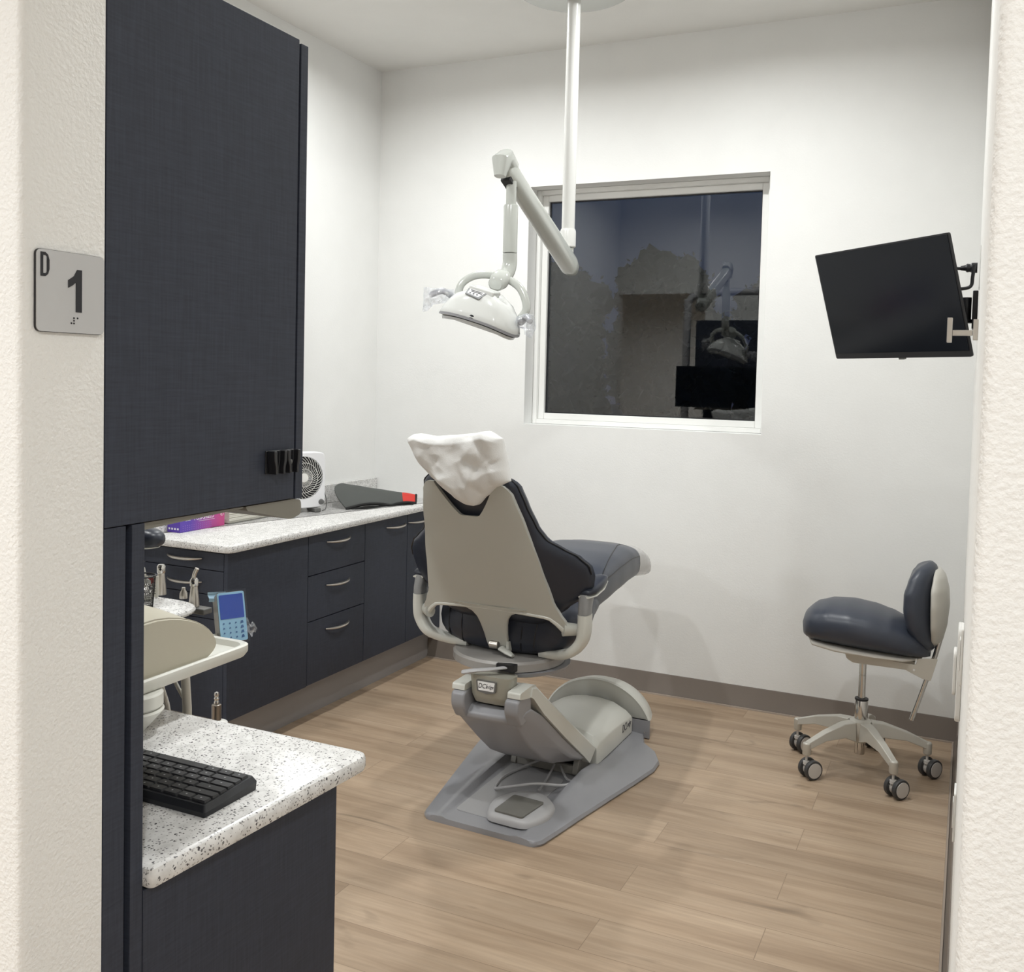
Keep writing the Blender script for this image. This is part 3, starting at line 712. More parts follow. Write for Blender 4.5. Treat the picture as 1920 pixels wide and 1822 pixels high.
b = B(); sheet(b, lambda u, v: Vector((*(matf(0.06+u*0.85, v*0.25, True).xy+Vector((0.012+0.018*math.sin(u*7), -0.012*math.sin(u*7)))), 0.9045+0.012*abs(math.sin(u*7))*(1-v))), lambda u, v: Vector((*(matf(0.06+u*0.85, v*0.25, True).xy+Vector((0.012+0.018*math.sin(u*7), -0.012*math.sin(u*7)))), 0.9012)), 24, 4); obj('under_fold', b, hem_m, t, smooth=60, label='black underside showing as a rolled fold')

# ------------------------------------------------------------------ dental chair
X0 = -1.555; XBc = -1.515
t = thing('dental_chair', 'navy and pale grey dental chair reclined in the middle of the wood floor', 'dental chair', (XBc, 3.6, 0))
chair = t
# base plate: lofted cross sections with two raised ridges
b = B(); rings = []
tab = [(3.030, .205, .0), (3.034, .220, .0), (3.046, .232, .0), (3.06, .240, .0), (3.15, .258, .010), (3.30, .287, .022), (3.45, .317, .032), (3.60, .347, .036), (3.69, .365, .026), (3.75, .376, .004), (3.84, .392, .0), (3.93, .388, .0), (4.02, .345, .0), (4.10, .27, .0), (4.20, .235, .0)]
for y, w_, h in tab:
    r = 0.178*min(1, w_/0.236); q_ = w_-r
    half = [(w_-.004, 0.0), (w_, 0.008), (w_-.006, 0.019), (r+q_*.72, 0.022+h*.10), (r+q_*.38, 0.024+h*.50), (r+q_*.14, 0.025+h*0.85), (r, 0.026+h), (r-0.012, 0.024+h*.9), (r-0.024, 0.021+h*.2), (r-0.04, 0.020), (0.04, 0.020)]
    rings.append([(XBc+a, y+(0.010 if a < 0 else -0.010)*0, z) for a, z in half]+[(XBc-a, y, z) for a, z in reversed(half)])
loft(b, rings)
# tilt the near edge slightly: right corner nearer
for v in b.verts:
    if v.co.y < 3.2: v.co.y -= (v.co.x-XBc)*0.04
obj('base_plate', b, greypl_m, t, smooth=38)
b = B(); prism(b, roundpoly([(-1.655, 3.12), (-1.40, 3.10), (-1.40, 3.55), (-1.655, 3.62)], 0.02), 'z', 0.0195, 0.0225); obj('access_panel', b, mat('panel_grey', (0.34, 0.335, 0.34), 0.4), t)
# pivot bracket under the lift arm
b = B()
for s in (-1, 1): prism(b, roundpoly([(3.60, 0.021), (3.64, 0.12), (3.72, 0.13), (3.78, 0.021)], 0.02), 'x', XBc+s*0.135-0.012, XBc+s*0.135+0.012)
box(b, (XBc-0.135, 3.615, 0.021), (XBc+0.135, 3.635, 0.056))
obj('pivot_bracket', b, mat('bracket_grey', (0.22, 0.21, 0.19), 0.5), t, bevel=0.003)
b = B(); lathe(b, [(0.036, -0.05), (0.040, 0.0), (0.036, 0.06)], (XBc-0.01, 3.72, 0.085), (0, 0.75, 0.6), 20); obj('motor', b, mat('motor_brass', (0.12, 0.09, 0.05), 0.4, metal=.3), t)
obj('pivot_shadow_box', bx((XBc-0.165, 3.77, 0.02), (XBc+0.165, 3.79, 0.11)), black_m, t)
# cover housing with sloping roof
b = B(); rings = []
for y, w_, z0_, z1_, cr_ in ((3.735, .180, .030, .100, .030), (3.76, .184, .028, .118, .040), (3.90, .186, .028, .120, .062), (4.05, .187, .028, .114, .064), (4.17, .188, .028, .102, .050)):
    top = [(w_-.004, z1_), (w_-.03, z1_+.012+cr_*.2), (w_-.09, z1_+.010+cr_*.8), (0.03, z1_+.010+cr_)]
    half = [(w_, z0_), (w_, z1_-.008)]+top
    rings.append([(XBc+a, y, z) for a, z in half]+[(XBc-a, y, z) for a, z in reversed(half)])
loft(b, rings); hc = obj('base_housing', b, cover_m, t, bevel=0.004)
text('lettering', 'DCI', 0.050, frame((XBc+0.1885, 4.065, 0.082), (0, 1, 0), (0, 0, 1)), greyink_m, hc, sx=0.72)
text('lettering', 'edge', 0.036, frame((XBc+0.1885, 4.125, 0.082), (0, 1, 0), (0, 0, 1)), greyink_m, hc, sx=0.72, shear=0.3)
# arched pump cover behind
b = B(); rings = []
def archring(y, k_, inner=0.0):
    a, h = 0.272*k_, 0.244*k_
    out = []
    th0 = math.asin(min(1, 0.085/h))
    for i in range(37):
        th = th0+(PI-2*th0)*i/36; out.append((XBc+0.012+a*math.cos(th), y, h*math.sin(th)))
    return out
loft(b, [archring(4.200, .90), archring(4.190, .96), archring(4.196, .985), archring(4.212, .985), archring(4.28, .93), archring(4.36, .82), archring(4.42, .68)])
dr = obj('pump_cover', b, cover_m, t, smooth=40)
b = B(); prism(b, roundpoly([(XBc+0.012-0.252, 4.190), (XBc+0.012+0.252, 4.190), (XBc+0.012+0.205, 4.34), (XBc+0.12, 4.43), (XBc-0.10, 4.43), (XBc+0.012-0.205, 4.34)], [.004, .004, .05, .03, .03, .05]), 'z', 0.004, 0.0848); obj('skirt', b, greypl_m, dr, bevel=0.002)
b = B(); lathe(b, [(0.0045, 0), (0.004, 0.002), (0, 0.003)], (XBc+0.24, 4.1895, 0.030), (0, -1, 0), 12); obj('rivet', b, chrome_m, dr)
# lift arm : white cover + grey shroud
def hwid(y): return 0.133+(y-3.07)*0.066
b = B(); rings = []
armtop = [(3.165, .508), (3.20, .500), (3.30, .424), (3.50, .278), (3.66, .163), (3.735, .110)]
armlow = [(3.150, .470), (3.165, .462), (3.245, .385), (3.43, .240), (3.60, .115), (3.665, .062)]
for (y1, z1_), (y0, z0_) in zip(armtop, armlow):
    w_ = hwid(y1); e_ = 0.012
    rings.append([(XBc+w_, y0, z0_), (XBc+w_, y1-.006, z1_-.010), (XBc+w_-e_, y1, z1_), (XBc-w_+e_, y1, z1_), (XBc-w_, y1-.006, z1_-.010), (XBc-w_, y0, z0_)])
loft(b, rings); ac = obj('arm_cover', b, cover_m, t, smooth=30)
for s in (-1, 1):
    b = B(); x0, x1 = sorted((XBc+s*0.084, XBc+s*0.134))
    prism(b, roundpoly([(3.064, .484), (3.067, .506), (3.166, .509), (3.205, .501), (3.155, .466)], [.003, .008, .01, .01, .01]), 'x', x0, x1)
    obj('shoulder_cap', b, cover_m, ac, bevel=0.003)
b = B(); rings = []
shr_top = [(3.112, .428), (3.135, .428), (3.165, .425), (3.25, .378), (3.43, .240), (3.56, .145), (3.64, .095)]
shr_low = [(3.080, .405), (3.082, .385), (3.135, .335), (3.22, .262), (3.33, .180), (3.43, .130), (3.55, .098)]
for k_, ((y1, z1_), (y0, z0_)) in enumerate(zip(shr_top, shr_low)):
    w_ = hwid(y1)-.003; ch = 0.012+0.008*k_
    ym, zm = y1*.55+y0*.45, z1_*.55+z0_*.45
    rings.append([(XBc+w_, y1, z1_), (XBc+w_, ym, zm), (XBc+w_-ch, y0, z0_), (XBc-w_+ch, y0, z0_), (XBc-w_, ym, zm), (XBc-w_, y1, z1_)])
loft(b, rings); obj('arm_shroud', b, greypl_m, t, bevel=0.008, segs=3)
for s in (-1, 1):
    b = B(); x0, x1 = sorted((XBc+s*0.078, XBc+s*0.132))
    prism(b, roundpoly([(3.075, .484), (3.052, .478), (3.048, .430), (3.090, .375), (3.17, .40), (3.17, .464), (3.155, .484)], [.004, .016, .04, .02, .01, .01, .005]), 'x', x0, x1)
    obj('knuckle', b, greypl_m, t, bevel=0.010, segs=3)
# upright housing with label
b = B(); rings = []
for z, hw, y0_ in ((0.432, .050, 3.120), (0.442, .066, 3.098), (0.47, .076, 3.088), (0.542, .082, 3.084)):
    rings.append([(XBc+0.004+a*hw, (y0_+3.158)/2+bb*(3.158-y0_)/2, z) for a, bb in sup(32, 6)])
loft(b, rings); uh = obj('upright_housing', b, mat('upright_grey', (0.33, 0.32, 0.27), 0.3), t, smooth=50)
yl = 3.0795; XH = XBc-0.006
b = B(); prism(b, roundpoly([(XH-0.040, 0.527), (XH+0.040, 0.527), (XH+0.036, 0.487), (XH, 0.480), (XH-0.036, 0.487)], 0.005), 'y', yl, yl+0.010); lp = obj('label_plate', b, greydk_m, uh)
b = B(); prism(b, roundpoly([(XH-0.034, 0.523), (XH+0.034, 0.523), (XH+0.030, 0.491), (XH-0.030, 0.491)], 0.003), 'y', yl-0.001, yl-0.0002)
lb = obj('label_card', b, labelw_m, t)
text('lettering', 'DCI', 0.024, frame((XH-0.014, yl-0.0014, 0.507), (1, 0, 0), (0, 0, 1)), ink_m, t, sx=.85, shear=.25)
text('lettering', 'edge', 0.018, frame((XH+0.015, yl-0.0014, 0.507), (1, 0, 0), (0, 0, 1)), greyink_m, t, sx=.85, shear=.25)
# turntable under the seat
tcn = (X0-0.005, 3.35, 0)
b = B(); lathe(b, [(0.205, 0.540), (0.212, 0.543), (0.213, 0.570), (0.205, 0.5785), (0.12, 0.580)], tcn, n=48); obj('turntable', b, mat('ring_grey', (0.30, 0.285, 0.27), 0.4), t)
b = B(); lathe(b, [(0.150, 0.512), (0.19, 0.527), (0.196, 0.5395), (0.10, 0.5395)], (tcn[0]+0.04, tcn[1], 0), n=40); obj('lower_ring', b, greypl_m, t)
b = B(); tube(b, smoothpath([(X0+0.085, 3.145, 0.566), (X0+0.04, 3.10, 0.564), (X0-0.01, 3.07, 0.560), (X0-0.050, 3.05, 0.553)]), [0.010]*6+[0.012]*6+[0.014]*6+[0.009], 12, flat=0.55); obj('release_lever', b, pedal_m, t)
obj('lever_slot', bx((X0+0.045, 3.135, 0.552), (X0+0.115, 3.165, 0.577)), black_m, t)

# seat cushion
def cushion(name, tab, m, px=2.6, n=28, parent=None, xc=X0, **k):
    b = B(); rings = []
    ys = [r[0] for r in tab]; N_ = 26
    for i in range(N_+1):
        s = i/N_; y = ys[0]+(ys[-1]-ys[0])*s
        hw, z0_, z1_ = interp(tab, y)
        zc, hz = (z0_+z1_)/2, (z1_-z0_)/2
        rings.append([(xc+a*hw, y, zc+bb*hz) for a, bb in sup(n, px)])
    loft(b, rings); return obj(name, b, m, parent, smooth=75, **k)
seat_tab = [(3.238, .12, .63, .71), (3.246, .19, .605, .745), (3.26, .235, .588, .765), (3.29, .272, .577, .79), (3.35, .292, .574, .80), (3.45, .288, .60, .80), (3.55, .268, .64, .80), (3.62, .255, .655, .79)]
seat = cushion('seat', seat_tab, uph_m, 2.5, parent=t)
# seams on the rear of the seat
b = B()
for xs in (-0.215, -0.155, 0.10, 0.155):
    pts = []
    for i in range(13):
        z = 0.60+0.15*i/12
        # find y on surface
        best = None
        for j in range(60):
            y = 3.2385+j*0.004; hw, z0_, z1_ = interp(seat_tab, y); zc, hz = (z0_+z1_)/2, (z1_-z0_)/2
            xo = xs*(1-0.12*((0.72-z)/0.12) if xs > 0 else 1)
            if abs(xo/hw)**2.5+abs((z-zc)/hz)**2.5 <= 1: best = (X0+xo, y-0.0005, z); break
        if best: pts.append(best)
    if len(pts) > 2: tube(b, pts, 0.0022, 6)
obj('seam', b, black_m, seat)
# leg rest
leg_tab = [(3.50, .255, .665, .800), (3.60, .256, .670, .840), (3.75, .250, .676, .858), (3.95, .235, .683, .868), (4.15, .218, .688, .868), (4.285, .205, .686, .850)]
leg = cushion('leg_rest', leg_tab, uph2_m, 3.6, parent=t)
b = B()
for s in (-1, 1):
    pts = []
    for i in range(24):
        y = 3.55+0.73*i/23; hw, z0_, z1_ = interp(leg_tab, y); pts.append((X0+s*hw*0.985, y, z0_+(z1_-z0_)*0.70))
    tube(b, pts, 0.003, 6)
pts = []
for i in range(24):
    f_ = i/23; dx_ = 0.245-0.13*f_; y = 3.66+0.60*f_; hw, z0_, z1_ = interp(leg_tab, y); zc, hz = (z0_+z1_)/2, (z1_-z0_)/2
    pts.append((X0+dx_, y, zc+hz*max(0, 1-abs(dx_/hw)**3.6)**(1/3.6)+0.0005))
tube(b, pts, 0.0022, 6)
obj('piping', b, black_m, leg)
foot_tab = [(4.286, .207, .684, .852), (4.38, .205, .676, .836), (4.45, .201, .668, .808), (4.50, .194, .662, .770), (4.525, .180, .662, .735), (4.538, .15, .67, .705)]
cushion('foot_cover', foot_tab, mat('grey_film_cover', (0.44, 0.43, 0.42), 0.25, coat=.4), 3.2, parent=t)
# back frame shell
def yb(z): return 3.195-0.475*(z-0.70)-0.05*max(0, z-1.05)
def shw(z): return interp([(0.690, 0.285), (0.735, 0.290), (0.765, 0.272), (0.81, 0.250), (0.95, 0.226), (1.10, 0.196), (1.22, 0.168), (1.245, 0.16)], z)[0]
def shell_pt(u, v, d):
    s = 2*u-1
    # top edge: V notch in the middle, rounded outer corners
    a = abs(s)
    ztop = 1.120+0.118*min(1, max(0, (a-0.18)/0.52))**1.1
    if a > 0.86: ztop -= 0.030*((a-0.86)/0.14)**2
    zbot = 0.762-0.018*a**2
    if a > 0.80: zbot -= 0.050*((a-0.80)/0.20)
    z = zbot+(ztop-zbot)*v
    w_ = shw(z)
    cor = max(0, (a-0.86)/0.14)**2
    x = X0-0.003+s*w_
    y = yb(z)+0.018*a**3+0.010*max(0, v-.9)*10*0.3
    crease = 0.006*math.exp(-((s-0.28)/0.06)**2)
    return Vector((x, y+d-0.0, z))
b = B(); sheet(b, lambda u, v: shell_pt(u, v, 0), lambda u, v: shell_pt(u, v, 0.018), 40, 30)
sh_o = obj('back_shell', b, shell_m, t, smooth=50)
# rolled rim across the bottom
b = B(); pts = []
for i in range(33):
    u = i/32; p = shell_pt(u, 0.0, 0.004); s = 2*u-1
    pts.append(p+Vector((0, -0.002, 0.004)))
tube(b, pts, [0.0075+0.010*max(0, (abs(2*i/32-1)-.8))*2 for i in range(33)], 8); obj('shell_rim', b, cover_m, sh_o)
# central stem
b = B(); rings = []
for z, hw in ((0.775, .150), (0.760, .110), (0.745, .078), (0.725, .062), (0.70, .054), (0.66, .047), (0.625, .044), (0.607, .040)):
    y = yb(z); rings.append([(X0+a*hw, y+bb*0.012+0.008, z) for a, bb in sup(20, 5)])
loft(b, rings); st = obj('back_stem', b, shell_m, t, smooth=50)
b = B(); lathe(b, [(0.013, -0.017), (0.014, -0.016), (0.014, 0.016), (0.013, 0.017)], (X0-0.008, yb(0.622)-0.008, 0.618), (1, 0, 0), 20); obj('hinge_roller', b, nickel_m, st)
b = B(); obox(b, (X0-0.008, yb(0.622)-0.0055, 0.618), (1, 0, 0), (0, 1, 0), (0, 0, 1), 0.042, 0.002, 0.034); obj('hinge_recess', b, greydk_m, st)
b = B(); obox(b, (X0+0.045, yb(0.622)+0.006, 0.615), (1, 0, 0), (0, 1, 0), (0, 0, 1), 0.012, 0.030, 0.040); obj('hinge_ear', b, shell_m, st, bevel=0.003)
b = B(); tube(b, [(X0+0.02, 3.225, 0.607), (X0+0.055, 3.215, 0.596), (X0+0.075, 3.21, 0.589)], [0.018, 0.016, 0.010], 12, flat=.5); obj('hinge_tongue', b, shell_m, st)
b = B(); box(b, (X0+0.105, yb(1.195)-0.002, 1.193), (X0+0.128, yb(1.195)+0.004, 1.197)); 
# backrest cushion with wings
def chw(z): return interp([(0.70, 0.16), (0.735, 0.215), (0.785, 0.275), (0.83, 0.335), (0.87, 0.362), (0.91, 0.370), (0.945, 0.366), (0.985, 0.335), (1.01, 0.295), (1.045, 0.245), (1.09, 0.222), (1.17, 0.200), (1.235, 0.184), (1.262, 0.155), (1.270, 0.10)], z)[0]
def ctop(a): return 1.272-0.03*max(0, 0.5-a)*2
def cush_pt(u, v, side):
    s = 2*u-1; a = abs(s)
    z = 0.70+v*(1.270-0.70)
    if v > 0.9 and a < 0.5: z -= 0.10*(v-0.9)*(0.5-a)*4
    w_ = chw(z); x = X0+s*w_
    x_off = max(0, abs(x-X0)-0.20)
    edge = (1-a**5)**0.5 if a < 1 else 0
    ev = math.sin(PI*min(1, max(0, v*0.5+0.25)))
    vv = min(1, (1-v)/0.06)**.5*min(1, v/0.06)**.5 if 0 < v < 1 else 0
    th = 0.062*edge*max(vv, 0.05)
    y = yb(z)+0.070+1.1*x_off**1.4*0.9
    return Vector((x, y-th*0.75 if side == 0 else y+th, z))
b = B(); sheet(b, lambda u, v: cush_pt(u, v, 0), lambda u, v: cush_pt(u, v, 1), 44, 44)
bmesh.ops.remove_doubles(b, verts=b.verts, dist=0.0004)
bc = obj('backrest', b, uph_m, t, smooth=80)
b = B()
for s in (-1, 1):
    pts = []
    for i in range(40):
        v = 0.38+0.60*i/39; p = cush_pt(0.5+0.5*s*0.985, v, 0)+Vector((0, -0.001, 0)); pts.append(p)
    tube(b, pts, 0.0028, 6)
obj('piping', b, black_m, bc)
# headrest pad under the disposable cover
b = B(); rings = []
for i in range(9):
    s = -1+2*i/8; w_ = 0.13*(1-abs(s)**4)**.5+0.002
    z = 1.295+s*0.085; y = yb(z)+0.035
    rings.append([(X0+0.005+a*w_, y+bb*0.042*(1-abs(s)**4)**.5, z) for a, bb in sup(20, 3)])
loft(b, rings); obj('headrest', b, uph_m, t, smooth=80)
# armrests
for s in (-1, 1):
    dyy = 3.245
    path = smoothpath([(X0+s*0.150, dyy+0.03, 0.592), (X0+s*0.230, dyy+0.02, 0.600), (X0+s*0.292, dyy, 0.628), (X0+s*0.328, dyy, 0.672), (X0+s*0.336, dyy, 0.720), (X0+s*0.336, dyy, 0.768)], 6)
    nP = len(path)
    b = B(); tube(b, path, [0.015+0.006*min(1, i/nP*1.4) for i in range(nP)], 16, flat=1.0, up=(0, 1, 0), p=3.2)
    for v in b.verts: v.co.y = dyy+(v.co.y-dyy)*1.7
    ar = obj('armrest_post', b, cover_m, t, smooth=60)
    b = B(); tube(b, [(X0+s*0.336, dyy, 0.7685), (X0+s*0.336, dyy, 0.79), (X0+s*0.334, dyy+0.01, 0.835)], [0.0205, 0.0205, 0.023], 16, up=(0, 1, 0), p=3.2)
    for v in b.verts: v.co.y = dyy+(v.co.y-dyy)*1.6
    obj('sleeve', b, mat('sleeve_grey', (0.25, 0.25, 0.25), 0.35) if s < 0 else MATS['sleeve_grey'], ar, label='mid grey upper sleeve')
    b = B(); rings = []
    for y, hw, z0_, z1_ in ((3.228, .016, .838, .850), (3.236, .026, .836, .858), (3.28, .032, .834, .866), (3.34, .033, .840, .876), (3.39, .030, .850, .884), (3.42, .020, .862, .880)):
        rings.append([(X0+s*0.336+a*hw, y, (z0_+z1_)/2+bb*(z1_-z0_)/2) for a, bb in sup(18, 3)])
    loft(b, rings); obj('arm_pad', b, uph_m, t, smooth=70)
    b = B(); rings = []
    for y, hw, z0_, z1_ in ((3.225, .022, .828, .836), (3.28, .030, .826, .835), (3.36, .030, .836, .846), (3.42, .020, .852, .861)):
        rings.append([(X0+s*0.338+a*hw, y, (z0_+z1_)/2+bb*(z1_-z0_)/2) for a, bb in sup(18, 3)])
    loft(b, rings); obj('arm_tray', b, cover_m, t, smooth=60)
    # link from back shell to armrest
    b = B(); tube(b, [(X0+s*0.27, yb(.72)+0.02, 0.715), (X0+s*0.30, 3.23, 0.712), (X0+s*0.33, 3.245, 0.712)], [0.020, 0.017, 0.014], 14, flat=1.3); obj('back_link', b, shell_m, t)

# disposable headrest cover
def hc_top(s): return interp([(-1, 1.385), (-0.78, 1.402), (-0.45, 1.396), (0, 1.404), (0.45, 1.414), (0.72, 1.424), (1, 1.400)], s)[0]
def hc_bot(s): return interp([(-1, 1.270), (-0.75, 1.245), (-0.40, 1.200), (-0.12, 1.168), (0.10, 1.166), (0.35, 1.200), (0.62, 1.235), (1, 1.262)], s)[0]
def hc_x(s, v): # v 0 bottom..1 top
    left = -1.676*(1-v**.7)+(-1.738)*v**.7; right = -1.368*(1-v)+(-1.380)*v
    return left+(right-left)*(s+1)/2
def hcp(u, v, side):
    s = 2*u-1; zt_, zb_ = hc_top(s), hc_bot(s); z = zb_+(zt_-zb_)*v; x = hc_x(s, v)
    # the bottom converges
    a = abs(s)
    ed = (1-a**4)**.5 if a < 1 else 0
    ev = (min(1, v/0.25)**.6)*(min(1, (1-v)/0.12)**.5) if 0 < v < 1 else 0
    p = Vector((x*3.0, z*3.0, 1.3))
    cr1 = noise.noise(p*2.2)*0.016+noise.noise(p*6)*0.008-abs(noise.noise(Vector((x*7+z*6, z*4-x*9, 4))))*0.036+abs(noise.noise(Vector((x*12-z*9, z*7+x*5, 9))))*0.014+abs(noise.noise(Vector((x*26+z*12, z*24-x*10, 2))))*0.003
    wing = 0.0
    y = 2.905-0.30*(z-1.28)
    if side == 0: y = y-0.052*ed*(0.25+0.75*ev)+cr1*ed
    else: y = y+0.055*ed*(0.25+0.75*ev)+noise.noise(p*3+Vector((3, 0, 0)))*0.01*ed+0.012
    return Vector((x+0.006*noise.noise(p*4), y+0.02*(a**6)*0, z+0.006*noise.noise(p*3)*a))
b = B(); sheet(b, lambda u, v: hcp(u, v, 0), lambda u, v: hcp(u, v, 1), 60, 50)
obj('headrest_cover', b, cloth_m, None, smooth=180, label='crinkled white disposable cover pulled over the dental chair headrest', cat='headrest cover', loc=(-1.55, 2.9, 1.28))

# foot control on the base plate
t = thing('foot_control', 'light grey foot control disc with dark pad resting on the chair base', 'foot pedal', (-1.42, 3.30, 0.026))
fx, fy = -1.425, 3.180
b = B(); out = roundpoly([(fx-0.128, fy+0.02), (fx-0.085, fy-0.098), (fx+0.075, fy-0.108), (fx+0.122, fy-0.01), (fx+0.11, fy+0.09), (fx+0.03, fy+0.165), (fx-0.07, fy+0.15)], [.05, .03, .05, .05, .05, .06, .06], 6)
loft(b, [[(x, y, 0.0265) for x, y in out], [(x, y, 0.040) for x, y in out], [(fx+(x-fx)*.93, fy+(y-fy)*.93, 0.052) for x, y in out], [(fx+(x-fx)*.70, fy+(y-fy)*.70, 0.056) for x, y in out]])
obj('pedal_body', b, pedal_m, t, smooth=50)
b = B(); pp = roundpoly([(fx-0.066, fy-0.078), (fx+0.050, fy-0.086), (fx+0.070, fy+0.065), (fx-0.056, fy+0.075)], 0.012)
loft(b, [[(x, y, 0.0555) for x, y in pp], [(x, y, 0.0610) for x, y in pp], [(fx+(x-fx)*.95, fy+(y-fy)*.95, 0.0625) for x, y in pp]]); obj('tread_pad', b, mat('tread_grey', (0.16, 0.155, 0.14), 0.6), t)
b = B(); tube(b, smoothpath([(-1.50, 3.64, 0.07), (-1.58, 3.58, 0.036), (-1.62, 3.46, 0.026), (-1.60, 3.34, 0.030), (-1.53, 3.30, 0.062), (-1.44, 3.36, 0.070), (-1.36, 3.44, 0.050), (-1.335, 3.50, 0.05)]), 0.0055, 8)
tube(b, smoothpath([(-1.335, 3.50, 0.045), (-1.40, 3.56, 0.03), (-1.475, 3.66, 0.06)]), 0.0045, 8); tube(b, smoothpath([(-1.475, 3.66, 0.06), (-1.462, 3.52, 0.028), (-1.44, 3.39, 0.036)]), 0.0045, 8)
obj('cable', b, pedal_m, t)

# ------------------------------------------------------------------ ceiling-mounted operatory light
PX, PY = -1.575, 3.865
t = thing('dental_light', 'grey ceiling-mounted dental lamp on a long pole with folding arm', 'dental light', (PX, PY, ZC))
b = B(); lathe(b, [(0.20, -0.001), (0.245, -0.030), (0.252, -0.095), (0.240, -0.112), (0.226, -0.113), (0.222, -0.122), (0.12, -0.132), (0.0, -0.135)], (PX, PY, ZC), n=48); obj('canopy', b, lamp_m, t, smooth=35)
b = B(); lathe(b, [(0.0275, 2.20), (0.0275, 3.19)], (PX, PY, 0), n=28); obj('pole', b, mat('pole_white', (0.62, 0.62, 0.60), 0.25), t)
b = B(); lathe(b, [(0.030, 2.148), (0.0335, 2.152), (0.0335, 2.215), (0.030, 2.225), (0.026, 2.226)], (PX, PY, 0), n=28); obj('collar', b, MATS['pole_white'], t)
b = B(); lathe(b, [(0.0, 2.085), (0.018, 2.09), (0.0255, 2.105), (0.0265, 2.146)], (PX, PY, 0), n=24); obj('joint', b, lamp_m, t)
A0, A1 = Vector((PX+0.0, 3.93, 2.062)), Vector((PX+0.005, 3.235, 2.360)); ad = (A1-A0).normalized(); au = Vector((1, 0, 0)).cross(ad); au = au if au.z > 0 else -au
b = B(); rings = []
for s, w_, h in ((0.0, .020, .020), (0.012, .030, .033), (0.06, .034, .042), (0.35, .034, .040), (0.8, .031, .036), (0.93, .031, .038), (0.97, .028, .034), (1.0, .012, .014)):
    c = A0.lerp(A1, s); rings.append(ring(c, (1, 0, 0), au, w_, h, 24, 3.0))
loft(b, rings); arm = obj('spring_arm', b, lamp_m, t, smooth=50)
b = B(); obox(b, A0.lerp(A1, 0.955)+Vector((0, 0.010, -0.036)), (1, 0, 0), ad, au, 0.040, 0.07, 0.035); obj('elbow_recess', b, black_m, arm, bevel=0.004)
b = B(); tube(b, [A1+Vector((0, 0.055, 0.005)), A1+Vector((0, 0.0, 0.028)), A1+Vector((0, -0.030, 0.012)), A1+Vector((0, -0.040, -0.045))], [0.028, 0.034, 0.034, 0.020], 18, p=2.6); obj('arm_end_cap', b, lamp_m, arm)
VX, VY = PX+0.012, 3.278
b = B(); lathe(b, [(0.019, 2.215), (0.019, 2.330)], (VX, VY, 0)); obj('neck', b, lamp_m, t)
b = B(); lathe(b, [(0.024, 2.052), (0.0265, 2.054), (0.0265, 2.222), (0.0235, 2.228)], (VX, VY, 0)); obj('vertical_tube', b, lamp_m, t)
b = B(); tube(b, smoothpath([(VX, VY, 2.051), (VX, VY, 2.010), (VX-0.003, VY-0.018, 1.975), (VX-0.012, VY-0.055, 1.945), (VX-0.018, VY-0.085, 1.930)]), 0.0262, 18); obj('elbow_tube', b, lamp_m, t)
# yoke
HC = Vector((-1.575, 3.11, 1.835)); hx = Vector((0.95, 0.12, -0.28)).normalized(); hy = Vector((-0.10, 0.97, 0.10)).normalized(); hz = hx.cross(hy).normalized(); hy = hz.cross(hx)
def HP(a, b_, c): return HC+hx*a+hy*b_+hz*c
b = B(); tube(b, smoothpath([HP(-0.118, 0.02, 0.000), HP(-0.128, 0.045, 0.055), HP(-0.090, 0.065, 0.098), HP(-0.02, 0.070, 0.118), HP(0.03, 0.070, 0.118), HP(0.09, 0.060, 0.098), HP(0.134, 0.040, 0.045), HP(0.124, 0.02, -0.010)]), 0.0145, 14, flat=0.8, up=(0, 1, 0)); obj('yoke', b, lamp_m, t)
b = B(); rings = []
for s, r in ((0, .022), (.25, .033), (.6, .036), (.9, .030), (1, .022)):
    rings.append(ring(HP(0.006, 0.088-0.062*s, 0.128-0.035*s), hx, hz, r, r*.8, 20, 2.5))
loft(b, rings); obj('yoke_hub', b, lamp_m, t)
# head shell : wide low dome
b = B(); outl = []
def HO(th, k_, z): # egg outline wider than deep
    c, s = math.cos(th), math.sin(th)
    rx, ry = 0.148, 0.092
    return HP(math.copysign(abs(c)**0.75, c)*rx*k_, math.copysign(abs(s)**0.85, s)*ry*k_-0.02, z+0.010*math.cos(2*th)*-1)
for k_, z in ((0.80, -0.050), (0.97, -0.046), (1.0, -0.034), (0.97, -0.018), (0.86, 0.014), (0.72, 0.040), (0.50, 0.058), (0.25, 0.066), (0.05, 0.068)):
    rings_ = [HO(2*PI*i/48, k_, z) for i in range(48)]; outl.append(rings_)
loft(b, outl); head = obj('lamp_head', b, lampw_m, t, smooth=50)
b = B(); loft(b, [[HO(2*PI*i/48, 1.012, -0.037) for i in range(48)], [HO(2*PI*i/48, 1.012, -0.046) for i in range(48)]], cap=False); obj('trim_line', b, greypl_m, head)
b = B(); loft(b, [[HO(2*PI*i/48, 0.93, -0.050) for i in range(48)], [HO(2*PI*i/48, 0.90, -0.060) for i in range(48)]]); obj('lens_cover', b, mat('lens_clear', (0.6, 0.62, 0.62), 0.1), head)
b = B(); obox(b, HP(-0.005, -0.035, 0.066), hx, hy, hz, 0.095, 0.075, 0.020); obj('control_pod', b, lampw_m, head, bevel=0.006)
dn = (hy*-0.80-hz*0.0+Vector((0, 0, 0))).normalized()
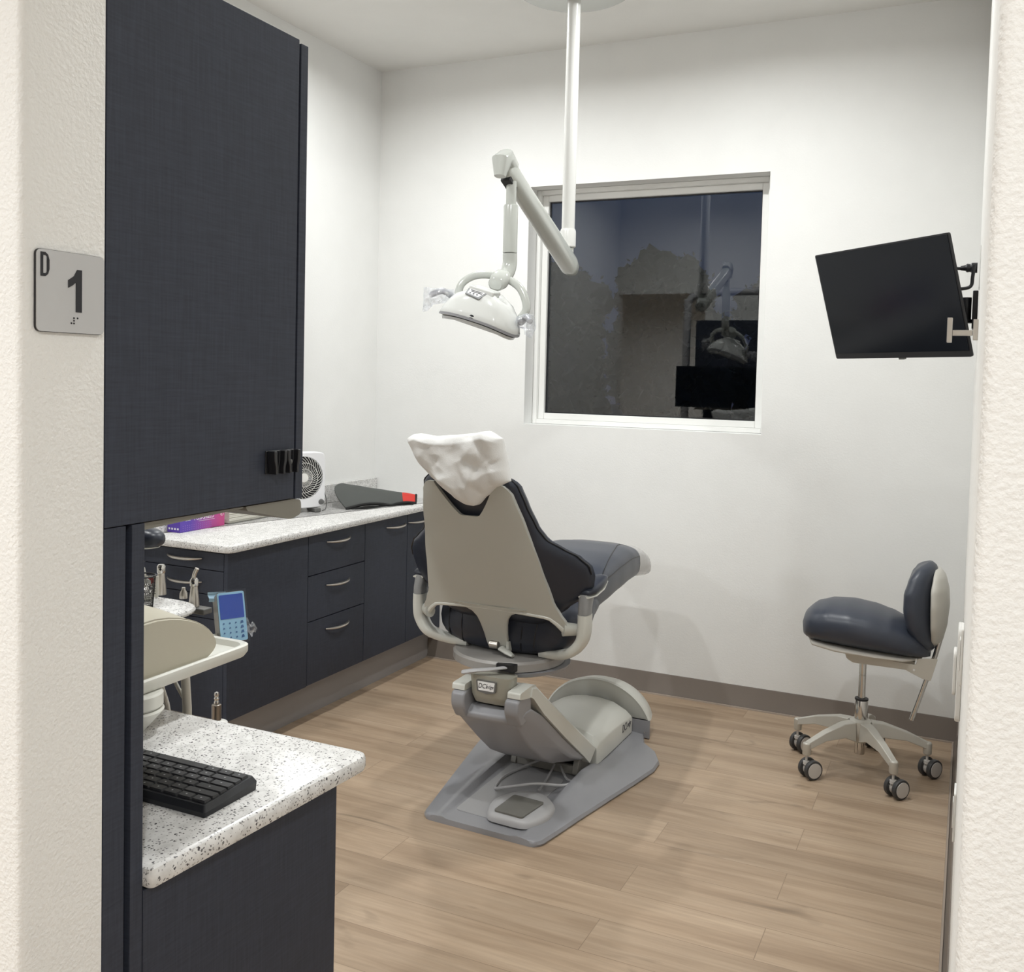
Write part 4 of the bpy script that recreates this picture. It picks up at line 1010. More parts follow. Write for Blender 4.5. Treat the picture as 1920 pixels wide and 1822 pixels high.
# label plate on front slope of the head
n_ = (hy*-0.62+hz*0.78).normalized(); tdir = n_.cross(hx).normalized()
if tdir.z < 0: tdir = -tdir
pc_ = HP(-0.015, -0.080, 0.050)
def LP(a, b2, d): return pc_+hx*a+tdir*b2+n_*d
def lpoly(pts, d0, d1, m, nm, par):
    b = B(); loft(b, [[LP(a, b2, d0) for a, b2 in pts], [LP(a, b2, d1) for a, b2 in pts]]); return obj(nm, b, m, par)
lpoly([(-0.036, 0.020), (0.036, 0.020), (0.020, -0.020), (-0.036, -0.012)], 0.000, 0.006, mat('pod_grey', (0.30, 0.31, 0.32), 0.3), 'label_frame', head)
lpoly([(-0.030, 0.015), (0.028, 0.015), (0.014, -0.014), (-0.030, -0.008)], 0.006, 0.0068, labelw_m, 'label_card', head)
for b2, a0, a1 in ((0.010, -0.024, 0.020), (0.004, -0.020, 0.020)): lpoly([(a0, b2+.0015), (a1, b2+.0015), (a1, b2-.0015), (a0, b2-.0015)], 0.0068, 0.0074, ink_m, 'printed_line', head)
for a0 in (-0.020, -0.007, 0.006): lpoly([(a0-.003, -0.002), (a0+.003, -0.002), (a0+.003, -0.008), (a0-.003, -0.008)], 0.0068, 0.0074, greyink_m, 'symbol', head)
b = B(); lathe(b, [(0.012, 0), (0.011, 0.003), (0, 0.004)], HP(0.0, -0.108, -0.026), -hy, 20); obj('sensor', b, ink_m, head)
# handles in clear barrier film
for s, e0, e1 in ((-1, HP(-0.135, 0.0, 0.012), HP(-0.200, -0.045, -0.005)), (1, HP(0.140, 0.0, -0.005), HP(0.192, -0.06, 0.016))):
    b = B(); mid = e0.lerp(e1, .45)+hz*0.016
    tube(b, smoothpath([e0-hx*s*0.02, e0, mid, e1]), [0.010]*6+[0.012]*6+[0.011]*6+[0.009], 12); hd = obj('grip', b, greypl_m, t)
    b = B(); c0 = e0.lerp(e1, .5); dr_ = (e1-e0).normalized(); up_ = hz
    rings = []
    for q in range(14):
        s_ = q/13; c = e0.lerp(e1, -0.05+1.25*s_)-Vector((0, 0, 0.035*max(0, s_-.5)))
        r1 = 0.020+0.018*math.sin(PI*s_)*0.6; r2 = 0.022+0.034*max(0, s_-.35)
        side_ = dr_.cross(Vector((0, 0, 1))).normalized()
        rr = []
        for w in range(18):
            th = 2*PI*w/18; p = c+side_*math.cos(th)*r1*(1-.55*max(0, s_-.6)*2.4)+Vector((0, 0, 1))*math.sin(th)*r2
            rr.append(p+Vector((noise.noise(p*45), noise.noise(p*45+Vector((9, 0, 0))), noise.noise(p*45+Vector((0, 9, 0)))))*0.011)
        rings.append(rr)
    loft(b, rings); obj('barrier_film', b, film_m, hd, smooth=15, label='crumpled clear plastic barrier')

# ------------------------------------------------------------------ operator stool
SXc, SYc = -0.375, 4.275
t = thing('operator_stool', 'slate upholstered operator stool on five casters near the right wall', 'stool', (SXc, SYc, 0))
# casters
ang0 = math.atan2(4.377-SYc, -0.651-SXc)
cpos = [(-0.640, 4.368), (-0.560, 4.085), (-0.228, 4.050), (-0.118, 4.335), (-0.355, 4.560)]
for k, (cx_, cy_) in enumerate(cpos):
    d = Vector((cx_-SXc, cy_-SYc, 0)); L = d.length; d.normalize(); sd = Vector((-d.y, d.x, 0))
    b = B(); rings = []
    for s, w_, ztp, zbt in ((0.045, .030, .215, .135), (0.10, .024, .212, .155), (0.20, .019, .185, .150), (0.29, .016, .150, .122)):
        s = s*L/0.29
        c = Vector((SXc, SYc, 0))+d*s
        rings.append([c+sd*w_+Vector((0, 0, zbt)), c+sd*w_*.8+Vector((0, 0, ztp)), c-sd*w_*.8+Vector((0, 0, ztp)), c-sd*w_+Vector((0, 0, zbt))])
    loft(b, rings)
    lathe(b, [(0.015, 0.098), (0.017, 0.102), (0.017, 0.145), (0.012, 0.150)], (cx_, cy_, 0), n=16)
    lg = obj('base_leg', b, alum_m, t, bevel=0.004)
    wa = [0.62, 0.80, 0.72, 0.66, 0.6][k]; ax_ = Vector((math.cos(wa), -math.sin(wa), 0)).normalized(); fw_ = Vector((-ax_.y, ax_.x, 0))
    cc = Vector((cx_, cy_, 0.0400))+fw_*0.020
    b = B(); lathe(b, [(0.005, 0.07), (0.005, 0.100)], (cx_, cy_, 0), n=10); lathe(b, [(0.013, 0.060), (0.013, 0.072)], (cx_, cy_, 0), n=14)
    lathe(b, [(0.027, -0.012), (0.027, 0.012)], cc, ax_, 20); cst = obj('caster', b, hubw_m, lg)
    for s in (-1, 1):
        b = B(); lathe(b, [(0.032, s*0.011), (0.039, s*0.013), (0.0398, s*0.024), (0.038, s*0.0295), (0.0318, s*0.0305)], cc, ax_, 28); obj('wheel', b, rubber_m, lg)
        b = B(); lathe(b, [(0.0314, s*0.020), (0.0306, s*0.0322), (0.0, s*0.0332)], cc, ax_, 28); obj('wheel_disc', b, hubw_m, lg)
b = B(); lathe(b, [(0.026, 0.125), (0.030, 0.135), (0.042, 0.150), (0.046, 0.185), (0.044, 0.214), (0.032, 0.222)], (SXc, SYc, 0), n=30); obj('hub', b, alum_m, t)
b = B(); lathe(b, [(0.020, 0.075), (0.021, 0.078), (0.021, 0.13)], (SXc, SYc, 0), n=24); obj('lower_tube', b, chrome_m, t)
b = B(); lathe(b, [(0.026, 0.218), (0.0265, 0.222), (0.0265, 0.300), (0.024, 0.306)], (SXc, SYc, 0), n=28); obj('gas_sleeve', b, chrome_m, t)
b = B(); lathe(b, [(0.0265, 0.3005), (0.0275, 0.303), (0.0265, 0.308)], (SXc, SYc, 0), n=28); obj('sleeve_collar', b, black_m, t)
b = B(); lathe(b, [(0.0145, 0.300), (0.0145, 0.404), (0.0135, 0.405), (0.0135, 0.408), (0.0145, 0.409), (0.0145, 0.500)], (SXc, SYc, 0), n=24); obj('gas_column', b, chrome_m, t)
# mechanism plate
b = B(); prism(b, roundpoly([(SXc-0.062, 0.513), (SXc+0.205, 0.503), (SXc+0.212, 0.530), (SXc+0.285, 0.538), (SXc+0.262, 0.446), (SXc+0.235, 0.450), (SXc+0.19, 0.468), (SXc+0.17, 0.478), (SXc-0.03, 0.478), (SXc-0.055, 0.492)], 0.006, 3), 'y', SYc-0.105, SYc-0.100)
prism(b, [(SXc-0.05, 0.512), (SXc+0.20, 0.506), (SXc+0.20, 0.494), (SXc-0.03, 0.492)], 'y', SYc-0.068, SYc+0.07)
pl = obj('seat_plate', b, alum_m, t, bevel=0.0015)
for dx_, dz_ in ((0.206, 0.524), (0.200, 0.482)):
    b = B(); lathe(b, [(0.005, 0), (0.004, 0.003), (0, 0.003)], (SXc+dx_, SYc-0.1055, dz_), (0, -1, 0), 12); obj('rivet', b, white_m, pl)
# seat
b = B(); rings = []
prof = [(-0.245, .02, .595, .605), (-0.240, .07, .565, .635), (-0.225, .115, .548, .660), (-0.19, .155, .541, .688), (-0.13, .180, .537, .706), (-0.05, .192, .533, .710), (0.03, .192, .530, .700), (0.10, .180, .527, .682), (0.15, .165, .524, .662), (0.20, .140, .522, .630), (0.235, .10, .522, .585), (0.255, .05, .525, .550)]
N_ = 36
for i in range(N_+1):
    xx = -0.245+0.50*i/N_; hw, z0_, z1_ = interp(prof, xx)
    zc, hz_ = (z0_+z1_)/2, (z1_-z0_)/2
    rings.append([(SXc+xx, SYc+a*hw, zc+bb*hz_) for a, bb in sup(28, 2.5)])
loft(b, rings); obj('seat', b, uph2_m, t, smooth=80)
b = B(); rings = []
for xx, hw, z0_, z1_ in ((-0.215, .05, .540, .552), (-0.19, .13, .527, .552), (-0.10, .165, .519, .548), (0.05, .165, .512, .540), (0.16, .14, .509, .532), (0.225, .07, .512, .530)):
    zc, hz_ = (z0_+z1_)/2, (z1_-z0_)/2; rings.append([(SXc+xx, SYc+a*hw, zc+bb*hz_) for a, bb in sup(24, 3)])
loft(b, rings); obj('seat_pan', b, mat('pan_cream', (0.56, 0.53, 0.48), 0.4), t, smooth=60)
# backrest
def backring(zv, front, back_, hw, lean, p=2.4):
    return [(SXc+front+(back_-front)*(0.5+0.5*a)+lean, SYc+bb*hw, zv) for a, bb in sup(24, p)]
b = B(); rings = []
bt = [(0.548, .238, .262, .04), (0.56, .220, .272, .075), (0.60, .190, .275, .115), (0.66, .166, .272, .145), (0.72, .156, .268, .158), (0.78, .156, .266, .155), (0.84, .172, .268, .132), (0.875, .192, .270, .10), (0.895, .215, .262, .06), (0.902, .235, .250, .025)]
N_ = 26
for i in range(N_+1):
    z = 0.548+(0.902-0.548)*i/N_; f_, k_, hw = interp(bt, z); rings.append([(SXc+(f_+k_)/2+a*(k_-f_)/2+0.9*(abs(bb)**2)*hw*-0.22, SYc+bb*hw, z) for a, bb in sup(28, 2.6)])
loft(b, rings); obj('backrest', b, uph2_m, t, smooth=80)
b = B(); rings = []
bt2 = [(0.575, .262, .285, .045), (0.60, .262, .300, .085), (0.66, .262, .312, .125), (0.74, .260, .318, .138), (0.80, .258, .314, .132), (0.85, .262, .302, .10), (0.878, .262, .282, .05)]
for i in range(N_+1):
    z = 0.575+(0.878-0.575)*i/N_; f_, k_, hw = interp(bt2, z); rings.append([(SXc+(f_+k_)/2+a*(k_-f_)/2+0.9*(abs(bb)**2)*hw*-0.22, SYc+bb*hw, z) for a, bb in sup(28, 2.6)])
loft(b, rings); obj('backrest_shell', b, mat('back_cream', (0.56, 0.54, 0.49), 0.35), t, smooth=80)
b = B(); tube(b, [(SXc+0.288, SYc-0.03, 0.60), (SXc+0.272, SYc-0.03, 0.53), (SXc+0.195, SYc-0.03, 0.258)], 0.0095, 14); obj('back_rod', b, chrome_m, t)

# ------------------------------------------------------------------ monitor on the right wall
mc = Vector((-0.24, 3.01, 1.84)); mr_ = Vector((0.705, -0.709, 0.0)).normalized(); mn = Vector((-0.68, -0.67, -0.29)).normalized(); mu_ = mr_.cross(-mn).normalized()
if mu_.z < 0: mu_ = -mu_
t = thing('monitor', 'black flat monitor tilted down on an arm from the right wall', 'monitor', mc)
def MP(a, b_, d): return mc+mr_*a+mu_*b_+mn*d
b = B(); loft(b, [[MP(x, z, d) for x, z in rrect(-.275, -.165, .275, .165, 0.006, 4)] for d in (0.0, -0.006)]+[[MP(x*.90, z*.86, -0.018) for x, z in rrect(-.275, -.165, .275, .165, 0.006, 4)]]); obj('casing', b, black_m, t, smooth=40)
b = B(); loft(b, [[MP(x, z, d) for x, z in rrect(-.270, -.148, .270, .161, 0.001, 2)] for d in (0.0004, 0.0012)]); obj('screen', b, screen_m, t)
b = B(); obox(b, MP(0.01, -0.168, -0.006), mr_, mu_, mn, 0.022, 0.005, 0.008); obj('power_button', b, greydk_m, t)
b = B(); obox(b, MP(0.0, -0.02, -0.033), mr_, mu_, mn, 0.13, 0.13, 0.028); obj('rear_box', b, black_m, t, bevel=0.004)
# bracket arm
t2 = thing('wall_bracket', 'black wall bracket arm holding the monitor on the right wall', 'bracket', (XR-0.01, 3.02, 1.72))
b = B(); box(b, (XR-0.022, 2.96, 1.762), (XR-0.0085, 3.03, 1.865)); obj('wall_plate', b, black_m, t2, bevel=0.002)
b = B(); lathe(b, [(0.013, 1.788), (0.013, 1.848)], (-0.033, 2.99, 0), n=20); lathe(b, [(0.020, 1.778), (0.020, 1.788)], (-0.034, 2.99, 0), n=20); obj('pivot_post', b, black_m, t2)
b = B(); tube(b, [(-0.033, 2.99, 1.818), (-0.10, 3.03, 1.812), MP(0.0, -0.02, -0.058)], [0.016, 0.019, 0.022], 12, p=5); obj('link_arm', b, black_m, t2)
b = B(); obox(b, MP(0.0, -0.02, -0.0525), mr_, mu_, mn, 0.11, 0.11, 0.008); obj('mount_plate', b, black_m, t2)
# power cord with plug
b = B(); tube(b, smoothpath([MP(0.20, 0.075, -0.022), (-0.090, 2.90, 1.955), (-0.080, 2.96, 1.938), (-0.062, 3.0, 1.930), (-0.040, 3.0, 1.930)]), 0.0045, 8); t3 = thing('power_cord', 'black power cord with plug running from monitor to right wall', 'cord', (-0.02, 3.0, 1.93))
obj('cable', b, black_m, t3)
b = B(); lathe(b, [(0.006, 0.0), (0.008, 0.012), (0.012, 0.016), (0.011, 0.024), (0.014, 0.028), (0.014, 0.042)], (-0.052, 3.0, 1.930), (1, 0, 0), 14); obj('plug', b, black_m, t3)
b = B(); tube(b, smoothpath([MP(0.20, -0.01, -0.024), (-0.085, 2.93, 1.868), (-0.045, 2.94, 1.868), (-0.024, 2.94, 1.875), (-0.0205, 2.94, 1.90), (-0.018, 2.94, 1.93)]), 0.0048, 8)
obj('signal_cable', b, black_m, None, label='thick black cable running from behind the monitor to the right wall', cat='cable', loc=(-0.05, 2.95, 1.87))
# outlet behind plug
t3 = thing('wall_outlet', 'white wall outlet behind the monitor on the right wall', 'outlet', (XR-0.01, 3.0, 1.93))
b = B(); prism(b, rrect(2.965, 1.872, 3.035, 1.988, 0.004), 'x', XR-0.0085, XR-0.0065-0.0005); obj('cover_plate', b, white_m, t3)
# coat hook
t3 = thing('coat_hook', 'brushed nickel T-shaped coat hook on the right wall in front of monitor', 'hook', (XR-0.004, 2.2, 1.715))
b = B(); box(b, (XR-0.014, 2.182, 1.697), (XR-0.0047, 2.218, 1.738)); obj('rose', b, nickel_m, t3, bevel=0.001)
b = B(); box(b, (XR-0.052, 2.193, 1.706), (XR-0.0145, 2.207, 1.717)); obj('stem', b, nickel_m, t3, bevel=0.001)
b = B(); box(b, (XR-0.062, 2.190, 1.692), (XR-0.0525, 2.210, 1.742)); obj('crossbar', b, nickel_m, t3, bevel=0.001)
# small wall plates lower down
def wallplate(name, lab, y, z0, z1, d, cat, grp=None):
    t = thing(name, lab, cat, (XR-0.006, y, (z0+z1)/2), grp); off = XR-0.003*(y-0.8)/1.0*1.0
    xw = XR-0.012*(y-YN0)/(YB-YN0)-0.0006
    b = B(); prism(b, rrect(y-0.037, z0, y+0.037, z1, 0.005), 'x', xw-0.005, xw); obj('cover_plate', b, white_m, t, bevel=0.001)
    b = B(); prism(b, rrect(y-0.018, z0+(z1-z0)*.22, y+0.018, z1-(z1-z0)*.22, 0.003), 'x', xw-0.005-d, xw-0.0052); obj('socket', b, white_m, t, bevel=0.0015)
    return xw
wallplate('wall_outlet', 'white wall outlet low on the right wall, upper of the two below the switch', 2.45, 0.93, 1.06, 0.003, 'outlet', 'white outlets on the right wall')
xw = wallplate('wall_outlet', 'white wall outlet near the floor on the right wall, lowest plate', 2.50, 0.55, 0.665, 0.002, 'outlet', 'white outlets on the right wall')
t3 = thing('wall_dispenser', 'slim white wall-mounted control box on the right wall at counter height', 'control box', (XR-0.01, 2.6, 0.89))
xw = XR-0.012*(2.6-YN0)/(YB-YN0)-0.0006
b = B(); prism(b, rrect(2.555, 0.80, 2.645, 1.03, 0.02), 'x', xw-0.012, xw); obj('body', b, white_m, t3, bevel=0.003)
b = B(); prism(b, rrect(2.57, 0.86, 2.63, 0.97, 0.015), 'x', xw-0.020, xw-0.0122); obj('raised_front', b, white_m, t3, bevel=0.003)

# ------------------------------------------------------------------ rear delivery unit behind the worktop
t = thing('delivery_unit', 'pale grey dental delivery unit with tray and arm column at the rear worktop', 'delivery unit', (-1.45, 1.42, 0.9005))
du = t
b = B(); lathe(b, [(0.014, 0.9006), (0.020, 0.905), (0.052, 0.940), (0.056, 0.946), (0.053, 0.950)], (-1.437, 1.385, 0), n=30); obj('column_base', b, tray_m, t)
b = B(); lathe(b, [(0.050, 0.9505), (0.054, 0.955), (0.054, 0.978), (0.050, 0.982)], (-1.437, 1.385, 0), n=30); obj('column', b, tray_m, t)
tz = 0.983
b = B(); outl = roundpoly([(-2.05, 1.20), (-1.395, 1.20), (-1.402, 1.690), (-2.05, 1.690)], [.02, .02, .035, .02], 6)
cxm, cym = -1.72, 1.445
def scl(p, k_): return (cxm+(p[0]-cxm)*(1-k_/0.33), cym+(p[1]-cym)*(1-k_/0.245))
loft(b, [[(*scl(p, .006), tz) for p in outl], [(*p, tz+.010) for p in outl], [(*p, tz+.024) for p in outl], [(*scl(p, .004), tz+.027) for p in outl], [(*scl(p, .012), tz+.025) for p in outl], [(*scl(p, .018), tz+.014) for p in outl]])
obj('tray', b, tray_m, t, smooth=40)
# beige rounded cover on the tray
b = B(); rings = []; yc_, zc_ = 1.425, 1.046
for xx, k_, ky_ in ((-1.418, 0.97, .98), (-1.426, 1.0, 1), (-1.50, 1.20, 1.03), (-1.62, 1.38, 1.05), (-1.85, 1.45, 1.05), (-2.0, 1.1, 1)):
    rr = []
    for i in range(36):
        th = 2*PI*i/36; c, s = math.cos(th), math.sin(th)
        yy = yc_+0.168*ky_*math.copysign(abs(c)**0.9, c); hh = (0.066*k_ if s > 0 else 0.050)
        zz = zc_+hh*math.copysign(abs(s)**1.15, s)-0.018*(c)*(1 if c > 0 else 0.2)
        rr.append((xx, yy, max(zz, tz+0.0145+0.0)))
    rings.append(rr)
loft(b, rings); hd_ = obj('padded_cover', b, beige_m, t, smooth=50)
b = B(); tube(b, [(r[0]+0.001, r[1], r[2]) for r in rings[1]][1:18], 0.0018, 6); obj('piping', b, mat('beige_seam', (0.36, 0.33, 0.26), 0.5), hd_)
# speckled shelf behind it
b = B(); worktop(b, roundpoly([(-2.05, 1.50), (-1.570, 1.50), (-1.570, 1.745), (-2.05, 1.745)], [.002, .002, .10, .002], 8), 1.046, 1.062); obj('speckled_shelf', b, quartz_m, t, smooth=40)
b = B(); 
for (x_, y_) in ((-1.66, 1.655), (-1.95, 1.655)): lathe(b, [(0.012, tz+.02), (0.012, 1.047)], (x_, y_, 0), n=12)
obj('shelf_bracket', b, tray_m, t)
# legs / hoses below
b = B(); tube(b, [(-1.580, 1.665, tz+.005), (-1.600, 1.70, 0.83), (-1.635, 1.74, 0.60), (-1.70, 1.79, 0.03)], 0.0105, 12); obj('support_post', b, tray_m, t)
b = B(); tube(b, [(-1.690, 1.67, tz+.005), (-1.705, 1.70, 0.80), (-1.72, 1.74, 0.03)], 0.0145, 12); obj('support_post', b, tray_m, t)
b = B(); tube(b, smoothpath([(-1.655, 1.66, tz+.005), (-1.660, 1.68, 0.88), (-1.675, 1.72, 0.78), (-1.70, 1.74, 0.55), (-1.72, 1.80, 0.05)]), 0.0065, 10); obj('hose', b, tray_m, t)
b = B(); tube(b, smoothpath([(-1.628, 1.66, tz+.005), (-1.622, 1.68, 0.90), (-1.618, 1.72, 0.82), (-1.65, 1.75, 0.75), (-1.72, 1.76, 0.50), (-1.74, 1.80, 0.05)]), 0.0042, 10); obj('hose', b, tray_m, t)
b = B(); lathe(b, [(0.20, 0.001), (0.20, 0.02), (0.17, 0.03), (0.02, 0.032)], (-1.72, 1.78, 0), n=36); obj('floor_base', b, tray_m, t)
b = B(); tube(b, smoothpath([(-1.80, 1.9, 0.04), (-2.1, 2.02, 0.02), (-2.5, 2.4, 0.02), (-2.9, 2.8, 0.02), (-3.05, 3.05, 0.05)]), 0.011, 10); obj('floor_hose', b, tray_m, t)

# touch pad wrapped in film
po = Vector((-1.497, 1.73, 1.045)); pr_ = Vector((0.47, 0.88, 0.0)).normalized(); pu = Vector((-0.26, 0.10, 0.96)); pu = (pu-pr_*pu.dot(pr_)).normalized(); pn = pr_.cross(pu)
if pn.x < 0: pn = -pn
t = thing('touch_pad', 'pale blue keypad with dark blue screen wrapped in clear film', 'control pad', po)
def PP(a, b_, d): return po+pr_*a+pu*b_+pn*d
b = B(); loft(b, [[PP(x, z, -0.040) for x, z in rrect(-.028, -.050, .024, .048, .004, 3)], [PP(x, z, -0.002) for x, z in rrect(-.032, -.056, .030, .056, .004, 3)]]); obj('casing', b, padside_m, t, smooth=40)
b = B(); loft(b, [[PP(x, z, d) for x, z in rrect(-.031, -.055, .031, .055, .004, 3)] for d in (-0.0018, 0.001)]); fp = obj('face', b, pale_m, t, smooth=40)
b = B(); loft(b, [[PP(x, z, d) for x, z in rrect(-.028, -.004, .027, .050, .002, 3)] for d in (0.0012, 0.002)]); obj('screen', b, blue_m, fp)
for i in range(4):
    for j in range(4):
        b = B(); x_ = -0.022+i*0.014; z_ = -0.014-j*0.0105; w_ = 0.0022+0.0018*(i == 3)
        loft(b, [[PP(x, z, d) for x, z in ((x_-w_, z_-w_*.9), (x_+w_, z_-w_*.5), (x_+w_*.6, z_+w_), (x_-w_*.5, z_+w_*.7))] for d in (0.0012, 0.0018)]); obj('button', b, mat('button_blue', (0.05, 0.14, 0.32), 0.4) if (i, j) == (0, 0) else MATS['button_blue'], fp)
b = B()
def filmp(u, v, d):
    x, z = -0.034+0.068*u, -0.060+0.120*v; p = PP(x, z, 0.004+d); return p+pn*0.003*noise.noise(p*60)
sheet(b, lambda u, v: filmp(u, v, 0), lambda u, v: filmp(u, v, 0.0005), 14, 20); obj('film', b, film2_m, t, label='clear plastic film over the face')
b = B(); sheet(b, lambda u, v: PP(0.028+0.026*u, -0.045+0.030*v*(1.2-.5*u)+.006*math.sin(u*9), -.004+0.006*math.sin(v*7+u*5)), lambda u, v: PP(0.028+0.026*u, -0.045+0.030*v*(1.2-.5*u)+.006*math.sin(u*9), -.005+0.006*math.sin(v*7+u*5)), 8, 8); obj('film_tail', b, film_m, t)
b = B(); sheet(b, lambda u, v: PP(-0.040+0.034*u, 0.040+0.022*v-.004*u, -.030+0.02*u+0.004*math.sin(v*6)), lambda u, v: PP(-0.040+0.034*u, 0.040+0.022*v-.004*u, -.031+0.02*u+0.004*math.sin(v*6)), 8, 6); obj('film_flap', b, mat('blue_film', (0.35, 0.52, 0.66), 0.15), t)
b = B(); tube(b, [PP(-0.02, -0.04, -0.03), (-1.54, 1.66, 1.0)], 0.008, 10); obj('stalk', b, tray_m, t)

# handpieces standing in holders at the far edge of the shelf
def handpiece(lab, x, y, z0, h, nozzle=False, short=False):
    t = thing('handpiece', lab, 'dental handpiece', (x, y, z0), 'handpieces at the delivery unit')
    b = B()
    if short: lathe(b, [(0.0095, 0), (0.0088, h*.5), (0.0045, h*.8), (0.0042, h)], (x, y, z0), n=18)
    else: lathe(b, [(0.0125, 0), (0.011, h*.3), (0.0088, h*.6), (0.0078, h*.72)], (x, y, z0), n=20)
    obj('grip', b, nickel_m, t)
    if not short:
        b = B(); lathe(b, [(0.0088, h*.72), (0.0098, h*.74), (0.0098, h*.94), (0.007, h), (0.0, h*1.01)], (x, y, z0), n=20); obj('head', b, chrome_m, t)
        b = B(); lathe(b, [(0.0028, 0), (0.0028, 0.0015), (0, 0.002)], (x+0.006, y-0.0085, z0+h*.86), (0.45, -0.9, 0), 12); obj('button', b, ink_m, t)
    if nozzle:
        b = B(); tube(b, smoothpath([(x-0.002, y, z0+h), (x+0.001, y, z0+h*1.16), (x+0.007, y+0.002, z0+h*1.36)]), 0.0048, 12); obj('nozzle', b, nickel_m, t)
handpiece('steel syringe with bent nozzle standing beside the touch pad', -1.640, 1.762, 1.045, 0.066, nozzle=True)
handpiece('short steel nozzle tip just left of the bent-nozzle syringe', -1.678, 1.768, 1.058, 0.026, short=True)
handpiece('steel handpiece standing beside the red-dotted label near the mesh cup', -1.738, 1.757, 1.0625, 0.072)
b = B(); box(b, (-1.69, 1.750, 1.030), (-1.60, 1.78, 1.044)); obj('handpiece_rack', b, greydk_m, None, bevel=0.003, label='dark rack behind the speckled shelf holding the steel handpieces', cat='holder', loc=(-1.65, 1.765, 1.03))
# mesh cup
cx_, cy_, cz_ = -1.672, 1.632, 1.0625
t = thing('mesh_cup', 'black wire mesh pen cup on the speckled shelf', 'pen cup', (cx_, cy_, cz_))
b = B(); H_ = 0.074; n_ = 40
def cr_(h): return 0.024+0.006*h/H_
for i in range(n_):
    for dr in (1, -1):
        pts = [(cx_+cr_(h)*math.cos(2*PI*i/n_+dr*h*9), cy_+cr_(h)*math.sin(2*PI*i/n_+dr*h*9), cz_+h) for h in (0.001, H_*.25, H_*.5, H_*.75, H_)]
        tube(b, pts, 0.0005, 4)
obj('mesh_wall', b, black_m, t)
b = B(); pts = [(cx_+0.030*math.cos(2*PI*i/32), cy_+0.030*math.sin(2*PI*i/32), cz_+H_) for i in range(33)]; tube(b, pts, 0.0018, 8); obj('rim', b, black_m, t)
b = B(); lathe(b, [(0.024, 0.0002), (0.024, 0.002)], (cx_, cy_, cz_), n=24); obj('base', b, black_m, t)
b = B(); lathe(b, [(0.020, 0.030), (0.024, 0.045), (0.018, 0.052), (0.0, 0.054)], (cx_-.001, cy_, cz_), n=14)
for v in b.verts: v.co += Vector((noise.noise(v.co*90), noise.noise(v.co*90+Vector((5, 0, 0))), noise.noise(v.co*90+Vector((0, 5, 0)))))*0.006
obj('crumpled_foil', b, chrome_m, None, label='crumpled silver foil sticking out of the mesh pen cup', cat='foil', loc=(cx_, cy_, cz_+.03), smooth=10)
# card with red dot
t = thing('label_card', 'cream card with red dot and printed lines behind the mesh cup', 'card', (-1.735, 1.72, 1.0625))
b = B(); obox(b, (-1.738, 1.722, 1.088), (0.92, 0.38, 0), (-0.38, 0.92, 0), (0, 0, 1), 0.040, 0.002, 0.050); obj('card', b, paper_m, t)
cn = Vector((0.38, -0.92, 0)).normalized(); cr2 = Vector((0.92, 0.38, 0)).normalized()
b = B(); lathe(b, [(0.0085, 0), (0.0085, 0.0006), (0, 0.0008)], Vector((-1.736, 1.722, 1.103))+cn*0.0012, cn, 24); obj('red_dot', b, red_m, t)
for j in range(4):
    b = B(); obox(b, Vector((-1.736, 1.722, 1.090-j*.006))+cn*0.0014, cr2, -cn, (0, 0, 1), 0.026, 0.0006, 0.0010); obj('printed_line', b, ink_m, t)
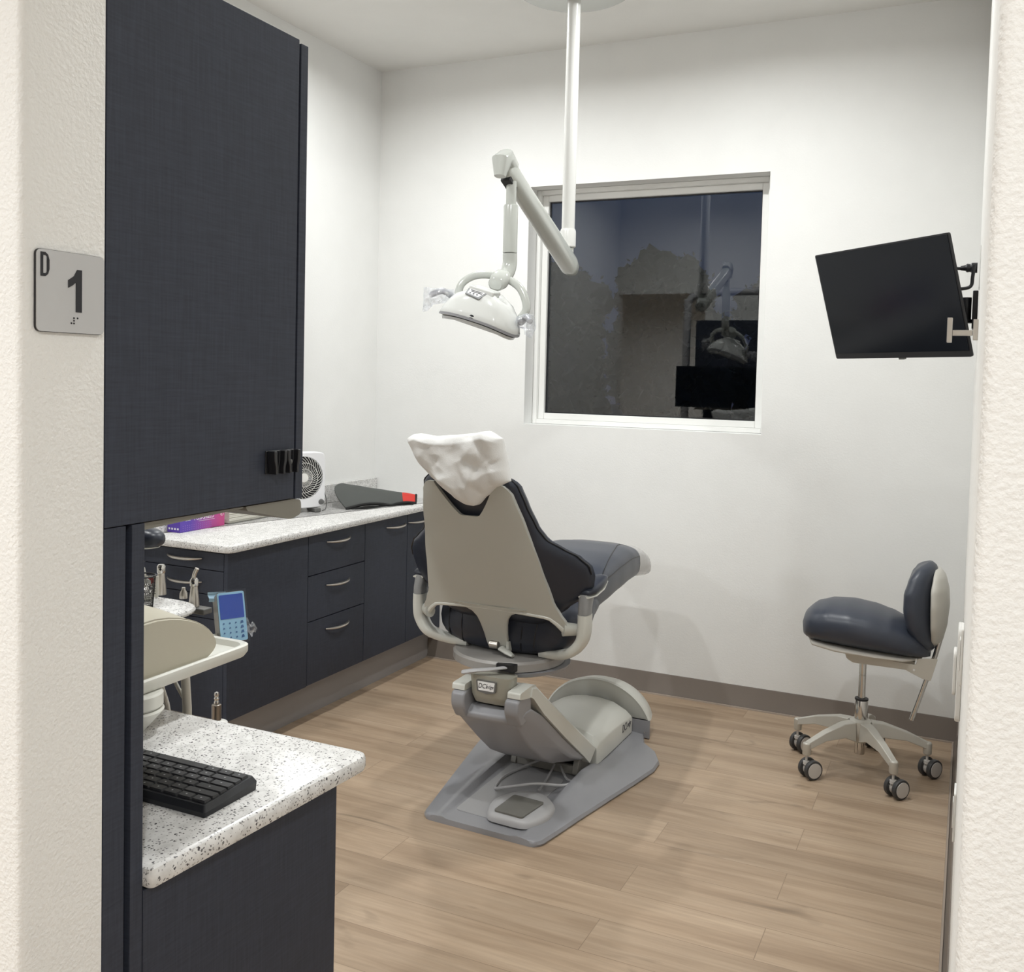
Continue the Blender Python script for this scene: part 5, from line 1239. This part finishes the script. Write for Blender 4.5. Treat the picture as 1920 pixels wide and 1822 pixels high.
# padded rest on bent rod
t = thing('padded_rest', 'dark rounded pad with pale shell on a bent rod behind the mesh cup', 'padded rest', (-1.75, 1.69, 1.0625))
b = B(); rings = []
for i in range(17):
    s = i/16; x = -1.84+0.160*s; k_ = (1-abs(2*s-1)**3)**.5+0.03
    rings.append([(x, 1.70+a*0.035*k_, 1.2065+bb*0.025*k_) for a, bb in sup(20, 2.5)])
loft(b, rings); obj('pad', b, uph_m, t, smooth=80)
b = B(); rings = []
for i in range(9):
    s = i/8; x = -1.83+0.14*s; k_ = (1-abs(2*s-1)**3)**.5+0.05
    rings.append([(x, 1.70+a*0.030*k_, 1.184+bb*0.004*k_+0.004*s) for a, bb in sup(16, 2.5)])
loft(b, rings); obj('shell', b, tray_m, t, smooth=80)
b = B(); tube(b, smoothpath([(-1.745, 1.70, 1.183), (-1.743, 1.70, 1.150), (-1.738, 1.70, 1.128), (-1.728, 1.70, 1.100), (-1.722, 1.70, 1.063)]), [0.003]*10+[0.006]*7+[0.011]*8, 10); obj('rod', b, tray_m, t)

# small steel fitting with hose on floor behind (foot of the cuspidor line)
sx_, sy_ = -1.905, 2.14
t = thing('steel_fitting', 'upright steel valve fitting seen between the worktop and far cabinet', 'fitting', (-2.18, 2.45, 0.0))
p0 = Vector((-2.155, 2.42, 0))
b = B(); lathe(b, [(0.10, 0.001), (0.10, 0.02), (0.055, 0.40), (0.035, 0.474), (0.018, 0.482)], p0, n=24); obj('bollard', b, white_m, t)
b = B(); lathe(b, [(0.015, 0.47), (0.015, 0.532), (0.012, 0.534)], p0, n=20); obj('barrel', b, mat('dark_steel', (0.28, 0.25, 0.22), 0.3, metal=1), t)
b = B(); lathe(b, [(0.007, 0.533), (0.0085, 0.540), (0.006, 0.546), (0.0085, 0.552), (0.006, 0.558), (0.008, 0.565), (0.006, 0.572), (0.0, 0.574)], p0, n=16); obj('threaded_tip', b, chrome_m, t)

# monitor at the rear worktop, seen only in the window reflection
t = thing('rear_monitor', 'black monitor on the rear worktop, seen mirrored in the window pane', 'monitor', (-1.95, 1.60, 1.40))
b = B(); prism(b, rrect(-2.30, 1.385, -1.43, 1.73, 0.008), 'y', 1.815, 1.85); obj('casing', b, black_m, t)
b = B(); prism(b, rrect(-2.29, 1.395, -1.44, 1.72, 0.004), 'y', 1.8505, 1.852); obj('screen', b, screen_m, t)
b = B(); tube(b, [(-1.95, 1.365, 1.60), (-1.95, 1.814, 1.56)], 0.03, 12, p=4); obj('arm', b, black_m, t)
# grey conduit post with bent top beside the rear cabinets
b = B(); tube(b, smoothpath([(-2.38, 1.25, 0.001), (-2.38, 1.25, 1.2), (-2.38, 1.25, 2.20), (-2.36, 1.25, 2.33), (-2.27, 1.25, 2.38), (-2.0, 1.25, 2.40), (-1.4, 1.25, 2.40)]), 0.035, 16)
obj('bent_pipe', b, pedal_m, None, label='thick grey pipe post bending over the rear cabinets, mirrored in the window', cat='pipe', loc=(-2.38, 1.25, 0))
